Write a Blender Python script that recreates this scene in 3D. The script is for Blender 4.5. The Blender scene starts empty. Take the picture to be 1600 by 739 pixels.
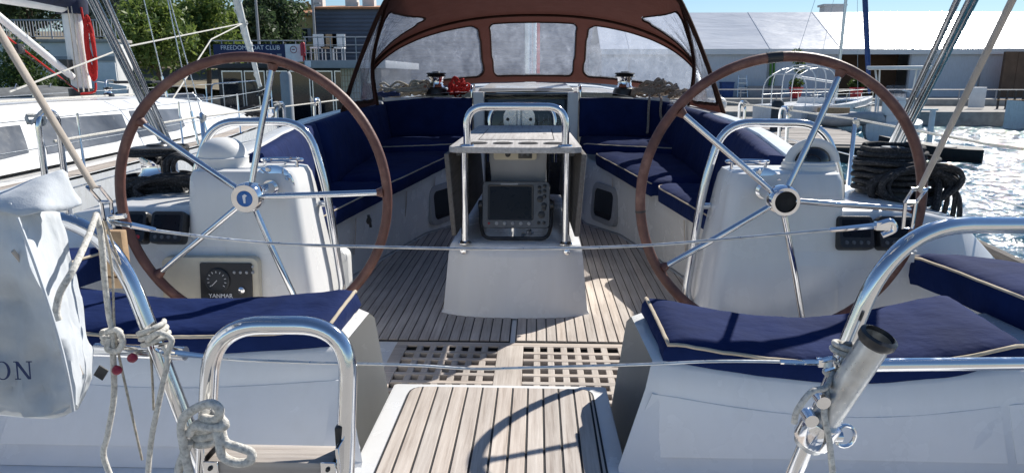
import bpy, bmesh, math, random
import numpy as np
from mathutils import Vector, Matrix, noise
R = math.radians
random.seed(7); RNG = np.random.default_rng(7)
S = bpy.context.scene
COL = S.collection
# ------------------------------------------------------------------ camera
FPX = 1100.0                       # focal length in pixels of a 1600 px wide picture
CAM = Vector((0.1066, 0.0, 1.2))   # 1.2 m above the cockpit sole, sole is z = 0, bow is +Y
PITCH, YAW = R(12.87), R(2.03)
cd = bpy.data.cameras.new('camera'); cam = bpy.data.objects.new('camera', cd); COL.objects.link(cam)
cd.sensor_width = 36.0; cd.lens = 36.0 * FPX / 1600.0; cd.clip_start = 0.02; cd.clip_end = 4000
cam.location = CAM; cam.rotation_euler = (R(90) - PITCH, 0, YAW)
S.camera = cam
# ------------------------------------------------------------------ sky, sun, exposure
SUN_AZ, SUN_EL = R(37.0), R(39.5)  # azimuth to the right of the bow
w = bpy.data.worlds.new('World'); S.world = w; w.use_nodes = True
nt = w.node_tree; bg = nt.nodes['Background']
sky = nt.nodes.new('ShaderNodeTexSky'); sky.sky_type = 'NISHITA'; sky.sun_disc = False
sky.sun_elevation = SUN_EL; sky.sun_rotation = SUN_AZ
sky.altitude = 0; sky.air_density = 1.0; sky.dust_density = 0.0; sky.ozone_density = 5.0
nt.links.new(sky.outputs[0], bg.inputs[0]); bg.inputs[1].default_value = 0.08
sl = bpy.data.lights.new('sun', 'SUN'); sl.energy = 5.0; sl.angle = R(0.53); sl.color = (1.0, 0.95, 0.87)
so = bpy.data.objects.new('sun', sl); COL.objects.link(so)
SUN_DIR = Vector((math.sin(SUN_AZ) * math.cos(SUN_EL), math.cos(SUN_AZ) * math.cos(SUN_EL), math.sin(SUN_EL)))
so.rotation_euler = SUN_DIR.to_track_quat('Z', 'Y').to_euler(); so.location = (8, 8, 12)
S.view_settings.view_transform = 'Standard'; S.view_settings.look = 'None'
S.view_settings.exposure = 0.40; S.view_settings.gamma = 1.0
S.cycles.max_bounces = 8; S.cycles.transparent_max_bounces = 16; S.cycles.glossy_bounces = 4
S.cycles.caustics_reflective = False; S.cycles.caustics_refractive = False
S.cycles.sample_clamp_indirect = 6.0
# ------------------------------------------------------------------ survey helpers (pixel of the photo -> point on a known plane)
_f = Vector((-math.sin(YAW) * math.cos(PITCH), math.cos(YAW) * math.cos(PITCH), -math.sin(PITCH)))
_r = Vector((math.cos(YAW), math.sin(YAW), 0)); _u = _r.cross(_f)
def ray(px, py): return _f + _r * ((px - 800) / FPX) - _u * ((py - 369.5) / FPX)
def PZ(px, py, z): d = ray(px, py); return CAM + d * ((z - CAM.z) / d.z)
def PY(px, py, y): d = ray(px, py); return CAM + d * ((y - CAM.y) / d.y)
def PX(px, py, x): d = ray(px, py); return CAM + d * ((x - CAM.x) / d.x)
# ------------------------------------------------------------------ object helpers
def tag(o, label=None, cat=None, group=None, kind=None):
    if label: o['label'] = label
    if cat: o['category'] = cat
    if group: o['group'] = group
    if kind: o['kind'] = kind
    return o
def thing(name, label, cat, loc=(0, 0, 0), group=None, parent=None):
    o = bpy.data.objects.new(name, None); COL.objects.link(o); o.location = loc; o.empty_display_size = 0.1
    return tag(o, label, cat, group)
def wloc(o):
    v = Vector(o.location)
    return v + (wloc(o.parent) if o.parent else Vector((0, 0, 0)))
def mk(name, shapes, mat, parent=None, bevel=0.0, seg=2, smooth=38, sub=0, recentre=True):
    """merge shapes (V,F) given in world coordinates into ONE mesh object"""
    if isinstance(shapes, tuple): shapes = [shapes]
    V = []; F = []
    for v, f in shapes:
        n = len(V); V.extend([tuple(p) for p in v]); F.extend([[i + n for i in q] for q in f])
    A = np.array(V, dtype=float)
    c = (A.min(0) + A.max(0)) / 2 if recentre else np.zeros(3)
    if recentre: c[2] = A[:, 2].min()
    A = A - c
    me = bpy.data.meshes.new(name); me.from_pydata(A.tolist(), [], F)
    if bevel > 0:
        bm = bmesh.new(); bm.from_mesh(me)
        ed = [e for e in bm.edges if len(e.link_faces) == 2 and e.calc_face_angle(0) > R(28)]
        bmesh.ops.bevel(bm, geom=ed, offset=bevel, segments=seg, profile=0.6, affect='EDGES', clamp_overlap=True)
        bmesh.ops.recalc_face_normals(bm, faces=bm.faces)
        bm.to_mesh(me); bm.free()
    if smooth:
        me.polygons.foreach_set('use_smooth', [True] * len(me.polygons)); me.update()
        me.set_sharp_from_angle(angle=R(smooth))
    me.materials.append(M[mat] if isinstance(mat, str) else mat)
    o = bpy.data.objects.new(name, me); COL.objects.link(o)
    o.location = Vector(c.tolist())
    if parent is not None:
        o.parent = parent; o.location = Vector(c.tolist()) - wloc(parent)
    if sub:
        m = o.modifiers.new('sub', 'SUBSURF'); m.levels = sub; m.render_levels = sub
    return o
# ------------------------------------------------------------------ shapes: each returns (V, F)
def sbox(c, s, rot=None):
    x, y, z = s[0] / 2, s[1] / 2, s[2] / 2
    V = [Vector(p) for p in ((-x, -y, -z), (x, -y, -z), (x, y, -z), (-x, y, -z), (-x, -y, z), (x, -y, z), (x, y, z), (-x, y, z))]
    if rot is not None: V = [rot @ v for v in V]
    c = Vector(c); V = [v + c for v in V]
    return V, [(0, 3, 2, 1), (4, 5, 6, 7), (0, 1, 5, 4), (1, 2, 6, 5), (2, 3, 7, 6), (3, 0, 4, 7)]
def bx(x0, x1, y0, y1, z0, z1): return sbox(((x0 + x1) / 2, (y0 + y1) / 2, (z0 + z1) / 2), (x1 - x0, y1 - y0, z1 - z0))
def hexa(p):   # eight corners: bottom 4 ccw, top 4 ccw
    return [Vector(q) for q in p], [(0, 3, 2, 1), (4, 5, 6, 7), (0, 1, 5, 4), (1, 2, 6, 5), (2, 3, 7, 6), (3, 0, 4, 7)]
def sprism(pts, vec):   # polygon (list of 3D points) pushed along vec
    n = len(pts); vec = Vector(vec); a = [Vector(p) for p in pts]; b = [p + vec for p in a]
    nrm = sum((a[i].cross(a[(i + 1) % n]) for i in range(n)), Vector())
    F = [tuple(range(n - 1, -1, -1)), tuple(range(n, 2 * n))] + [(i, (i + 1) % n, n + (i + 1) % n, n + i) for i in range(n)]
    if nrm.dot(vec) < 0: F = [tuple(reversed(f)) for f in F]
    return a + b, F
def catmull(P, k=6, closed=False):
    P = [Vector(p) for p in P]; n = len(P)
    if n < 3: return P
    out = []
    rng = range(n) if closed else range(n - 1)
    for i in rng:
        if closed: p0, p1, p2, p3 = P[i - 1], P[i], P[(i + 1) % n], P[(i + 2) % n]
        else: p0, p1, p2, p3 = P[max(i - 1, 0)], P[i], P[i + 1], P[min(i + 2, n - 1)]
        for j in range(k):
            t = j / k
            out.append(0.5 * ((2 * p1) + (p2 - p0) * t + (2 * p0 - 5 * p1 + 4 * p2 - p3) * t * t + (3 * p1 - p0 - 3 * p2 + p3) * t ** 3))
    if not closed: out.append(P[-1])
    return out
def fillet(P, r, k=6):   # polyline with its corners rounded
    P = [Vector(p) for p in P]; out = [P[0]]
    for i in range(1, len(P) - 1):
        a, b, c = P[i - 1], P[i], P[i + 1]
        d1 = (a - b); d2 = (c - b); q = min(r, d1.length * 0.49, d2.length * 0.49)
        s = b + d1.normalized() * q; e = b + d2.normalized() * q
        for j in range(k + 1):
            t = j / k; out.append(s * (1 - t) ** 2 + b * 2 * t * (1 - t) + e * t * t)
    out.append(P[-1]); return out
def stube(P, r, n=10, closed=False, caps=True, flat=1.0):
    P = [Vector(p) for p in P]; m = len(P); rs = r if isinstance(r, (list, tuple)) else [r] * m
    V = []; F = []; T = []
    for i in range(m):
        if closed: t = P[(i + 1) % m] - P[i - 1]
        else: t = P[min(i + 1, m - 1)] - P[max(i - 1, 0)]
        T.append(t.normalized() if t.length > 1e-9 else Vector((0, 0, 1)))
    up = Vector((0, 0, 1)) if abs(T[0].z) < 0.9 else Vector((0, 1, 0))
    nn = (up - T[0] * up.dot(T[0])).normalized()
    for i in range(m):
        nn = (nn - T[i] * nn.dot(T[i])); nn = nn.normalized() if nn.length > 1e-6 else T[i].orthogonal().normalized()
        b = T[i].cross(nn)
        for j in range(n):
            a = 2 * math.pi * j / n; V.append(P[i] + nn * (math.cos(a) * rs[i]) + b * (math.sin(a) * rs[i] * flat))
    for i in range(m if closed else m - 1):
        i2 = (i + 1) % m
        for j in range(n): F.append((i * n + j, i * n + (j + 1) % n, i2 * n + (j + 1) % n, i2 * n + j))
    if caps and not closed:
        F.append(tuple(range(n - 1, -1, -1))); F.append(tuple((m - 1) * n + j for j in range(n)))
    return V, F
def slathe(prof, o, axis=(0, 0, 1), n=24, caps=True):   # prof: (radius, height) pairs along axis
    ax = Vector(axis).normalized(); a = ax.orthogonal().normalized(); b = ax.cross(a); o = Vector(o)
    V = []; F = []
    for r, h in prof:
        for j in range(n):
            t = 2 * math.pi * j / n; V.append(o + ax * h + (a * math.cos(t) + b * math.sin(t)) * max(r, 1e-5))
    for i in range(len(prof) - 1):
        for j in range(n): F.append((i * n + j, i * n + (j + 1) % n, (i + 1) * n + (j + 1) % n, (i + 1) * n + j))
    if caps:
        F.append(tuple(range(n - 1, -1, -1))); F.append(tuple((len(prof) - 1) * n + j for j in range(n)))
    return V, F
def sloft(rows, close=False, caps=False):   # rows: list of equally long point lists
    n = len(rows[0]); V = [Vector(p) for r in rows for p in r]; F = []
    for i in range(len(rows) - 1):
        for j in range(n if close else n - 1):
            F.append((i * n + j, i * n + (j + 1) % n, (i + 1) * n + (j + 1) % n, (i + 1) * n + j))
    if caps:
        F.append(tuple(range(n - 1, -1, -1))); F.append(tuple((len(rows) - 1) * n + j for j in range(n)))
    return V, F
def resample(P, m):
    P = [Vector(p) for p in P]; L = [0]
    for i in range(1, len(P)): L.append(L[-1] + (P[i] - P[i - 1]).length)
    out = []; k = 0
    for i in range(m):
        s = L[-1] * i / (m - 1)
        while k < len(P) - 2 and L[k + 1] < s: k += 1
        d = L[k + 1] - L[k]; t = (s - L[k]) / d if d > 1e-9 else 0
        out.append(P[k].lerp(P[k + 1], min(max(t, 0), 1)))
    return out
def clip_poly(P, nx, ny, d):   # keep nx*x+ny*y<=d
    out = []
    for i in range(len(P)):
        a, b = P[i], P[(i + 1) % len(P)]; da = nx * a[0] + ny * a[1] - d; db = nx * b[0] + ny * b[1] - d
        if da <= 0: out.append(a)
        if (da < 0) != (db < 0) and abs(da - db) > 1e-12:
            t = da / (da - db); out.append((a[0] + (b[0] - a[0]) * t, a[1] + (b[1] - a[1]) * t))
    return out
def mir(P): return [Vector((-p[0], p[1], p[2])) for p in P]
def rrect(w, h, r, k=5):   # rounded rectangle outline, 2D
    o = []
    for cx, cy, a0 in ((w / 2 - r, h / 2 - r, 0), (-w / 2 + r, h / 2 - r, 90), (-w / 2 + r, -h / 2 + r, 180), (w / 2 - r, -h / 2 + r, 270)):
        for j in range(k + 1):
            a = R(a0 + 90 * j / k); o.append((cx + r * math.cos(a), cy + r * math.sin(a)))
    return o
def text_mesh(name, body, size, mat, parent, loc, rot, extrude=0.0008, align='CENTER', recx=1.0):
    cu = bpy.data.curves.new(name, 'FONT'); cu.body = body; cu.size = size; cu.extrude = extrude; cu.align_x = align; cu.align_y = 'CENTER'
    t = bpy.data.objects.new(name + '_tmp', cu); COL.objects.link(t)
    me = bpy.data.meshes.new_from_object(t); bpy.data.objects.remove(t)
    me.name = name; me.materials.clear(); me.materials.append(M[mat])
    o = bpy.data.objects.new(name, me); COL.objects.link(o)
    o.rotation_euler = rot; o.scale = (recx, 1, 1)
    o.location = Vector(loc) - (wloc(parent) if parent else Vector())
    if parent: o.parent = parent
    return o
# ------------------------------------------------------------------ materials
M = {}
def nodes(name):
    m = bpy.data.materials.new(name); m.use_nodes = True; M[name] = m
    t = m.node_tree; return m, t, t.nodes['Principled BSDF'], t.nodes, t.links
def coords(N, L, scale=(1, 1, 1), kind='Object', rot=(0, 0, 0)):
    tc = N.new('ShaderNodeTexCoord'); mp = N.new('ShaderNodeMapping'); mp.inputs['Scale'].default_value = scale; mp.inputs['Rotation'].default_value = rot
    L.new(tc.outputs[kind], mp.inputs[0]); return mp.outputs[0]
def wcoords(N, L, scale=(1, 1, 1)):
    g = N.new('ShaderNodeNewGeometry'); mp = N.new('ShaderNodeMapping'); mp.inputs['Scale'].default_value = scale
    L.new(g.outputs['Position'], mp.inputs[0]); return mp.outputs[0]
def noise_n(N, L, vec, scale, detail=4, rough=0.55):
    n = N.new('ShaderNodeTexNoise'); n.inputs['Scale'].default_value = scale; n.inputs['Detail'].default_value = detail; n.inputs['Roughness'].default_value = rough
    if vec is not None: L.new(vec, n.inputs['Vector'])
    return n
def ramp(N, L, fac, stops):
    r = N.new('ShaderNodeValToRGB'); e = r.color_ramp.elements
    while len(e) < len(stops): e.new(0.5)
    for i, (p, c) in enumerate(stops): e[i].position = p; e[i].color = (*c, 1) if len(c) == 3 else c
    L.new(fac, r.inputs[0]); return r.outputs[0]
def bump(N, L, h, strength, dist, bsdf, prev=None):
    b = N.new('ShaderNodeBump'); b.inputs['Strength'].default_value = strength; b.inputs['Distance'].default_value = dist
    L.new(h, b.inputs['Height'])
    if prev is not None: L.new(prev, b.inputs['Normal'])
    if bsdf is not None: L.new(b.outputs[0], bsdf.inputs['Normal'])
    return b.outputs[0]
def plain(name, c, rough=0.5, metal=0.0, var=0.12, vs=6.0, bmp=0.0, bs=60.0, coat=0.0, spec=0.5, rvar=0.1):
    m, t, B, N, L = nodes(name)
    v = wcoords(N, L)
    n = noise_n(N, L, v, vs, 5)
    lo = tuple(max(x * (1 - var), 0) for x in c); hi = tuple(min(x * (1 + var), 1) for x in c)
    L.new(ramp(N, L, n.outputs[0], [(0.3, lo), (0.7, hi)]), B.inputs['Base Color'])
    n2 = noise_n(N, L, v, vs * 7, 3)
    mr = N.new('ShaderNodeMapRange'); mr.inputs[1].default_value = .3; mr.inputs[2].default_value = .7
    mr.inputs[3].default_value = max(rough - rvar, 0.02); mr.inputs[4].default_value = min(rough + rvar, 1)
    L.new(n2.outputs[0], mr.inputs[0]); L.new(mr.outputs[0], B.inputs['Roughness'])
    B.inputs['Metallic'].default_value = metal; B.inputs['Coat Weight'].default_value = coat; B.inputs['Specular IOR Level'].default_value = spec
    if bmp: bump(N, L, noise_n(N, L, v, bs, 4).outputs[0], bmp, 0.004, B)
    return m
def gelcoat(name, c, rough=0.22, dirt=0.25):
    m, t, B, N, L = nodes(name); v = wcoords(N, L)
    n = noise_n(N, L, v, 2.3, 6, .6); n2 = noise_n(N, L, wcoords(N, L, (9, 9, 1.2)), 2.0, 5, .65)
    base = ramp(N, L, n.outputs[0], [(0.35, tuple(x * .97 for x in c)), (0.65, c)])
    st = ramp(N, L, n2.outputs[0], [(0.45, (1, 1, 1)), (0.8, (1 - dirt, 1 - dirt * 1.1, 1 - dirt * 1.35))])
    mx = N.new('ShaderNodeMixRGB'); mx.blend_type = 'MULTIPLY'; mx.inputs[0].default_value = 0.8; L.new(base, mx.inputs[1]); L.new(st, mx.inputs[2])
    L.new(mx.outputs[0], B.inputs['Base Color'])
    mr = N.new('ShaderNodeMapRange'); mr.inputs[3].default_value = rough - .06; mr.inputs[4].default_value = rough + .2
    L.new(noise_n(N, L, v, 7, 5).outputs[0], mr.inputs[0]); L.new(mr.outputs[0], B.inputs['Roughness'])
    bump(N, L, noise_n(N, L, v, 3.5, 2).outputs[0], .04, .02, B)
    return m
gelcoat('gelcoat', (.80, .80, .79), .18, .06); gelcoat('gelcoat_old', (.74, .72, .66), .35, .4)
gelcoat('hull_white', (.78, .79, .80), .2, .2)
plain('stainless', (.72, .73, .75), .11, 1.0, .05, 9, rvar=.06); plain('chrome', (.82, .82, .83), .06, 1.0, .03, rvar=.04)
plain('alloy', (.62, .63, .65), .3, 1.0, .1, 12); plain('galvanised', (.55, .57, .58), .38, 1.0, .22, 25, rvar=.12)
plain('black_plastic', (.022, .023, .026), .38, 0, .2, 20); plain('black_matte', (.012, .012, .013), .8)
plain('grey_plastic', (.10, .11, .125), .45, 0, .12, 15); plain('grey_light', (.33, .34, .36), .5, 0, .08)
plain('cream_plastic', (.66, .60, .47), .4, 0, .1, 8); plain('white_plastic', (.78, .78, .76), .38, 0, .05)
plain('rubber', (.018, .018, .02), .7, 0, .2, 30, bmp=.2); plain('caulk', (.026, .026, .028), .75, 0, .3, 40)
plain('white_paint', (.80, .80, .79), .4, 0, .06, 5); plain('red_plastic', (.5, .03, .04), .4)
plain('wood_block', (.45, .30, .17), .6, 0, .3, 25, bmp=.2); plain('leaf_green', (.12, .3, .05), .5)
plain('screen', (.008, .010, .016), .30, 0, .3, 5, spec=.2, rvar=.05); plain('cabin_glass', (.12, .13, .145), .18, 0, .5, 1.5, spec=.4); plain('blue_badge', (.03, .14, .42), .3)
plain('dark_glass', (.012, .016, .022), .06, 0, .2, 3, spec=.6, rvar=.03); plain('berry_red', (.24, .015, .045), .5, 0, .3, 60)
plain('print_navy', (.02, .035, .11), .7); plain('print_white', (.85, .86, .88), .6); plain('concrete', (.36, .34, .31), .9, 0, .25, 3, bmp=.4, bs=25)
plain('stucco_white', (.74, .73, .70), .85, 0, .12, 1.2, bmp=.25, bs=30); plain('yellow_wall', (.66, .52, .22), .85, 0, .15, 1.5)
plain('dark_steel', (.03, .034, .04), .5, 0, .2, 4); plain('brown_wall', (.16, .095, .06), .8, 0, .2, 1.5)
plain('blue_cover', (.03, .07, .22), .75, 0, .25, 8); plain('navy_cover', (.012, .018, .05), .8, 0, .3, 8, bmp=.3, bs=14)
plain('terracotta', (.42, .20, .10), .85, 0, .3, 6, bmp=.4, bs=20); plain('dinghy_grey', (.35, .36, .37), .5)
def leather():
    m, t, B, N, L = nodes('leather'); v = wcoords(N, L)
    n = noise_n(N, L, v, 14, 6, .65)
    L.new(ramp(N, L, n.outputs[0], [(.3, (.075, .030, .024)), (.55, (.15, .062, .046)), (.78, (.28, .15, .11))]), B.inputs['Base Color'])
    B.inputs['Roughness'].default_value = .5
    bump(N, L, noise_n(N, L, v, 160, 4).outputs[0], .35, .002, B)
leather()
def canvas(name, c, wr=.5, trans=0.0, tc=None):
    m, t, B, N, L = nodes(name); v = wcoords(N, L)
    n = noise_n(N, L, v, 5, 5, .6)
    L.new(ramp(N, L, n.outputs[0], [(.3, tuple(x * .75 for x in c)), (.7, tuple(min(1, x * 1.25) for x in c))]), B.inputs['Base Color'])
    B.inputs['Roughness'].default_value = .85; B.inputs['Specular IOR Level'].default_value = .10
    B.inputs['Sheen Weight'].default_value = .05; B.inputs['Sheen Roughness'].default_value = .5; B.inputs['Sheen Tint'].default_value = (*[min(1, x * 4 + .2) for x in c], 1)
    b1 = bump(N, L, noise_n(N, L, wcoords(N, L, (1, 1.6, 1)), 9, 3).outputs[0], wr, .02, None)
    b2 = bump(N, L, noise_n(N, L, v, 420, 2).outputs[0], .25, .0015, B, b1)
    if trans:
        tr = N.new('ShaderNodeBsdfTranslucent'); tr.inputs[0].default_value = (*(tc or c), 1)
        mx = N.new('ShaderNodeMixShader'); mx.inputs[0].default_value = trans
        out = N['Material Output'] if 'Material Output' in N else [x for x in N if x.type == 'OUTPUT_MATERIAL'][0]
        L.new(B.outputs[0], mx.inputs[1]); L.new(tr.outputs[0], mx.inputs[2]); L.new(mx.outputs[0], out.inputs[0])
canvas('navy_canvas', (.0075, .0185, .080), .5)
canvas('piping', (.55, .47, .36), .1)
canvas('sprayhood_canvas', (.056, .027, .025), .35, .22, (.115, .045, .036))
gelcoat('marquee_wall', (.58, .62, .68), .5, .2)
plain('bundle_alloy', (.48, .50, .52), .2, 1.0, .15, 14)
canvas('binding_canvas', (.035, .016, .012), .3)
canvas('white_vinyl', (.62, .655, .69), .3, .12, (.6, .62, .62))
canvas('sail_cloth', (.70, .70, .68), .6)
canvas('webbing', (.50, .44, .38), .2)
canvas('grey_canvas', (.16, .165, .165), .4)
def rope(name, c, fl=None):
    m, t, B, N, L = nodes(name); v = wcoords(N, L)
    n = noise_n(N, L, v, 130, 4, .7)
    L.new(ramp(N, L, n.outputs[0], [(.3, tuple(x * .55 for x in c)), (.5, c), (.72, fl or tuple(min(1, x * 1.3) for x in c))]), B.inputs['Base Color'])
    B.inputs['Roughness'].default_value = .9
    bump(N, L, n.outputs[0], .8, .004, B)
rope('rope_white', (.62, .60, .55)); rope('rope_black', (.020, .021, .024), (.10, .10, .11)); rope('rope_red', (.52, .022, .02))
rope('rope_tan', (.48, .43, .35)); rope('rope_blue', (.04, .06, .16)); rope('rope_brown', (.30, .235, .19), (.55, .50, .44))
def teak(name, along='Y', grey=0.0, dark=1.0):
    m, t, B, N, L = nodes(name)
    sc = {'Y': (26, 1.1, 26), 'X': (1.1, 26, 26)}[along]
    v = wcoords(N, L, sc); oi = N.new('ShaderNodeObjectInfo')
    n = noise_n(N, L, v, 3.0, 8, .7); n2 = noise_n(N, L, wcoords(N, L), 3.0, 4)
    c = ramp(N, L, n.outputs[0], [(.25, (.36 * dark, .30 * dark, .26 * dark)), (.45, (.58 * dark, .52 * dark, .47 * dark)), (.70, (.74 * dark, .69 * dark, .64 * dark))])
    rr = ramp(N, L, oi.outputs['Random'], [(0, (.80, .79, .78)), (.5, (.96, .95, .94)), (1, (1.08, 1.03, .98))])
    mx = N.new('ShaderNodeMixRGB'); mx.blend_type = 'MULTIPLY'; mx.inputs[0].default_value = 1; L.new(c, mx.inputs[1]); L.new(rr, mx.inputs[2])
    mx2 = N.new('ShaderNodeMixRGB'); mx2.blend_type = 'MULTIPLY'; mx2.inputs[0].default_value = .7; L.new(mx.outputs[0], mx2.inputs[1])
    L.new(ramp(N, L, n2.outputs[0], [(.35, (.78, .76, .74)), (.65, (1.06, 1.05, 1.03))]), mx2.inputs[2])
    hs = N.new('ShaderNodeHueSaturation'); hs.inputs['Saturation'].default_value = 1 - grey; L.new(mx2.outputs[0], hs.inputs['Color'])
    L.new(hs.outputs[0], B.inputs['Base Color']); B.inputs['Roughness'].default_value = .78; B.inputs['Specular IOR Level'].default_value = .25
    bump(N, L, n.outputs[0], .5, .003, B)
teak('teak', 'Y', .08, .88); teak('teak_x', 'X', .08, .82); teak('teak_dark', 'Y', .35, .33); teak('teak_table', 'Y', .6, .88); teak('pontoon_wood', 'X', .3, .6)
def vinyl(name, haze, tint=(.86, .89, .93)):
    """clear sprayhood window: mostly see-through, hazed and crazed by age, rippled"""
    m, t, B, N, L = nodes(name); N.remove(B); out = [x for x in N if x.type == 'OUTPUT_MATERIAL'][0]
    v = wcoords(N, L)
    tr = N.new('ShaderNodeBsdfTransparent'); tr.inputs[0].default_value = (*tint, 1)
    gl = N.new('ShaderNodeBsdfGlossy'); gl.inputs['Roughness'].default_value = .10; gl.inputs[0].default_value = (.9, .93, 1, 1)
    tl = N.new('ShaderNodeBsdfTranslucent'); tl.inputs[0].default_value = (.66, .71, .82, 1)
    df = N.new('ShaderNodeBsdfDiffuse'); df.inputs[0].default_value = (.55, .6, .68, 1)
    a = N.new('ShaderNodeMixShader'); a.inputs[0].default_value = .35; L.new(tl.outputs[0], a.inputs[1]); L.new(df.outputs[0], a.inputs[2])
    n1 = noise_n(N, L, wcoords(N, L, (1.3, .6, .9)), 13, 12, .78); n2 = noise_n(N, L, wcoords(N, L, (2.2, .8, .6)), 3.5, 8, .72)
    mth = N.new('ShaderNodeMath'); mth.operation = 'MULTIPLY'; L.new(n1.outputs[0], mth.inputs[0]); L.new(n2.outputs[0], mth.inputs[1])
    mr = N.new('ShaderNodeMapRange'); mr.inputs[1].default_value = .16; mr.inputs[2].default_value = .40; mr.inputs[3].default_value = haze * .65; mr.inputs[4].default_value = min(haze * 1.5, .95)
    L.new(mth.outputs[0], mr.inputs[0])
    nc = noise_n(N, L, wcoords(N, L, (1.6, .7, 1.1)), 2.6, 3, .5)       # creases: thin lines where the noise crosses its mean
    d1 = N.new('ShaderNodeMath'); d1.operation = 'SUBTRACT'; d1.inputs[1].default_value = .5; L.new(nc.outputs[0], d1.inputs[0])
    d2 = N.new('ShaderNodeMath'); d2.operation = 'ABSOLUTE'; L.new(d1.outputs[0], d2.inputs[0])
    d3 = N.new('ShaderNodeMapRange'); d3.inputs[1].default_value = 0; d3.inputs[2].default_value = .035; d3.inputs[3].default_value = .06; d3.inputs[4].default_value = 0; L.new(d2.outputs[0], d3.inputs[0])
    d4 = N.new('ShaderNodeMath'); d4.operation = 'ADD'; d4.use_clamp = True; L.new(mr.outputs[0], d4.inputs[0]); L.new(d3.outputs[0], d4.inputs[1]); mr = d4
    b = N.new('ShaderNodeMixShader'); L.new(mr.outputs[0], b.inputs[0]); L.new(tr.outputs[0], b.inputs[1]); L.new(a.outputs[0], b.inputs[2])
    fr = N.new('ShaderNodeFresnel'); fr.inputs[0].default_value = 1.4
    bm1 = bump(N, L, noise_n(N, L, wcoords(N, L, (1, 1, .5)), 6, 4).outputs[0], .5, .06, None)
    L.new(bm1, gl.inputs['Normal']); L.new(bm1, fr.inputs['Normal'])
    c = N.new('ShaderNodeMixShader'); L.new(fr.outputs[0], c.inputs[0]); L.new(b.outputs[0], c.inputs[1]); L.new(gl.outputs[0], c.inputs[2])
    L.new(c.outputs[0], out.inputs[0])
vinyl('clear_vinyl', .24); vinyl('thin_glass', .08)
def water_mat():
    m, t, B, N, L = nodes('water')
    v = wcoords(N, L)
    B.inputs['Base Color'].default_value = (.012, .075, .115, 1); B.inputs['Roughness'].default_value = .08
    B.inputs['IOR'].default_value = 1.33; B.inputs['Specular IOR Level'].default_value = .5
    n1 = noise_n(N, L, wcoords(N, L, (1, 1.5, 1)), .9, 3); n2 = noise_n(N, L, wcoords(N, L, (1, 1.4, 1)), 3.2, 4); n3 = noise_n(N, L, v, 11, 3)
    b2 = bump(N, L, n2.outputs[0], .6, .10, None); bump(N, L, n3.outputs[0], .7, .03, B, b2)
water_mat()
def marquee_mat():
    m, t, B, N, L = nodes('marquee_pvc'); v = wcoords(N, L)
    n = noise_n(N, L, wcoords(N, L, (.35, .9, .9)), 1.2, 5)
    L.new(ramp(N, L, n.outputs[0], [(.3, (.62, .64, .68)), (.7, (.76, .77, .79))]), B.inputs['Base Color'])
    B.inputs['Roughness'].default_value = .22; B.inputs['Specular IOR Level'].default_value = .8
    bump(N, L, noise_n(N, L, wcoords(N, L, (.5, 2, 2)), 1.1, 3).outputs[0], .35, .12, B)
marquee_mat()
def corrug(name, c, freq, axis):
    m, t, B, N, L = nodes(name); v = wcoords(N, L)
    wv = N.new('ShaderNodeTexWave'); wv.bands_direction = axis; wv.inputs['Scale'].default_value = freq; L.new(v, wv.inputs[0])
    n = noise_n(N, L, v, .6, 4)
    L.new(ramp(N, L, n.outputs[0], [(.3, tuple(x * .85 for x in c)), (.7, tuple(x * 1.1 for x in c))]), B.inputs['Base Color'])
    B.inputs['Roughness'].default_value = .5; bump(N, L, wv.outputs[0], .6, .05, B)
corrug('slate_cladding', (.105, .135, .20), 1.0, 'Z')
def leaf(name, c1, c2, c3):
    m, t, B, N, L = nodes(name); g = N.new('ShaderNodeNewGeometry')
    L.new(ramp(N, L, g.outputs['Random Per Island'], [(0, c1), (.55, c2), (1, c3)]), B.inputs['Base Color'])
    B.inputs['Roughness'].default_value = .55; out = [x for x in N if x.type == 'OUTPUT_MATERIAL'][0]
    tr = N.new('ShaderNodeBsdfTranslucent'); L.new(ramp(N, L, g.outputs['Random Per Island'], [(0, c2), (1, tuple(min(1, x * 1.6) for x in c3))]), tr.inputs[0])
    mx = N.new('ShaderNodeMixShader'); mx.inputs[0].default_value = .35; L.new(B.outputs[0], mx.inputs[1]); L.new(tr.outputs[0], mx.inputs[2]); L.new(mx.outputs[0], out.inputs[0])
leaf('leaf_bright', (.05, .095, .02), (.10, .17, .035), (.20, .25, .06)); leaf('leaf_dark', (.022, .045, .022), (.045, .08, .035), (.08, .12, .055))
leaf('leaf_silver', (.10, .13, .10), (.18, .21, .17), (.30, .33, .28)); leaf('leaf_hedge', (.025, .055, .014), (.05, .09, .022), (.08, .12, .03))
leaf('leaf_brown', (.05, .05, .02), (.09, .08, .03), (.13, .12, .05))
plain('bark', (.085, .065, .05), .9, 0, .3, 20, bmp=.6, bs=30); plain('earth', (.20, .17, .12), .95, 0, .3, 2, bmp=.4, bs=10)
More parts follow.
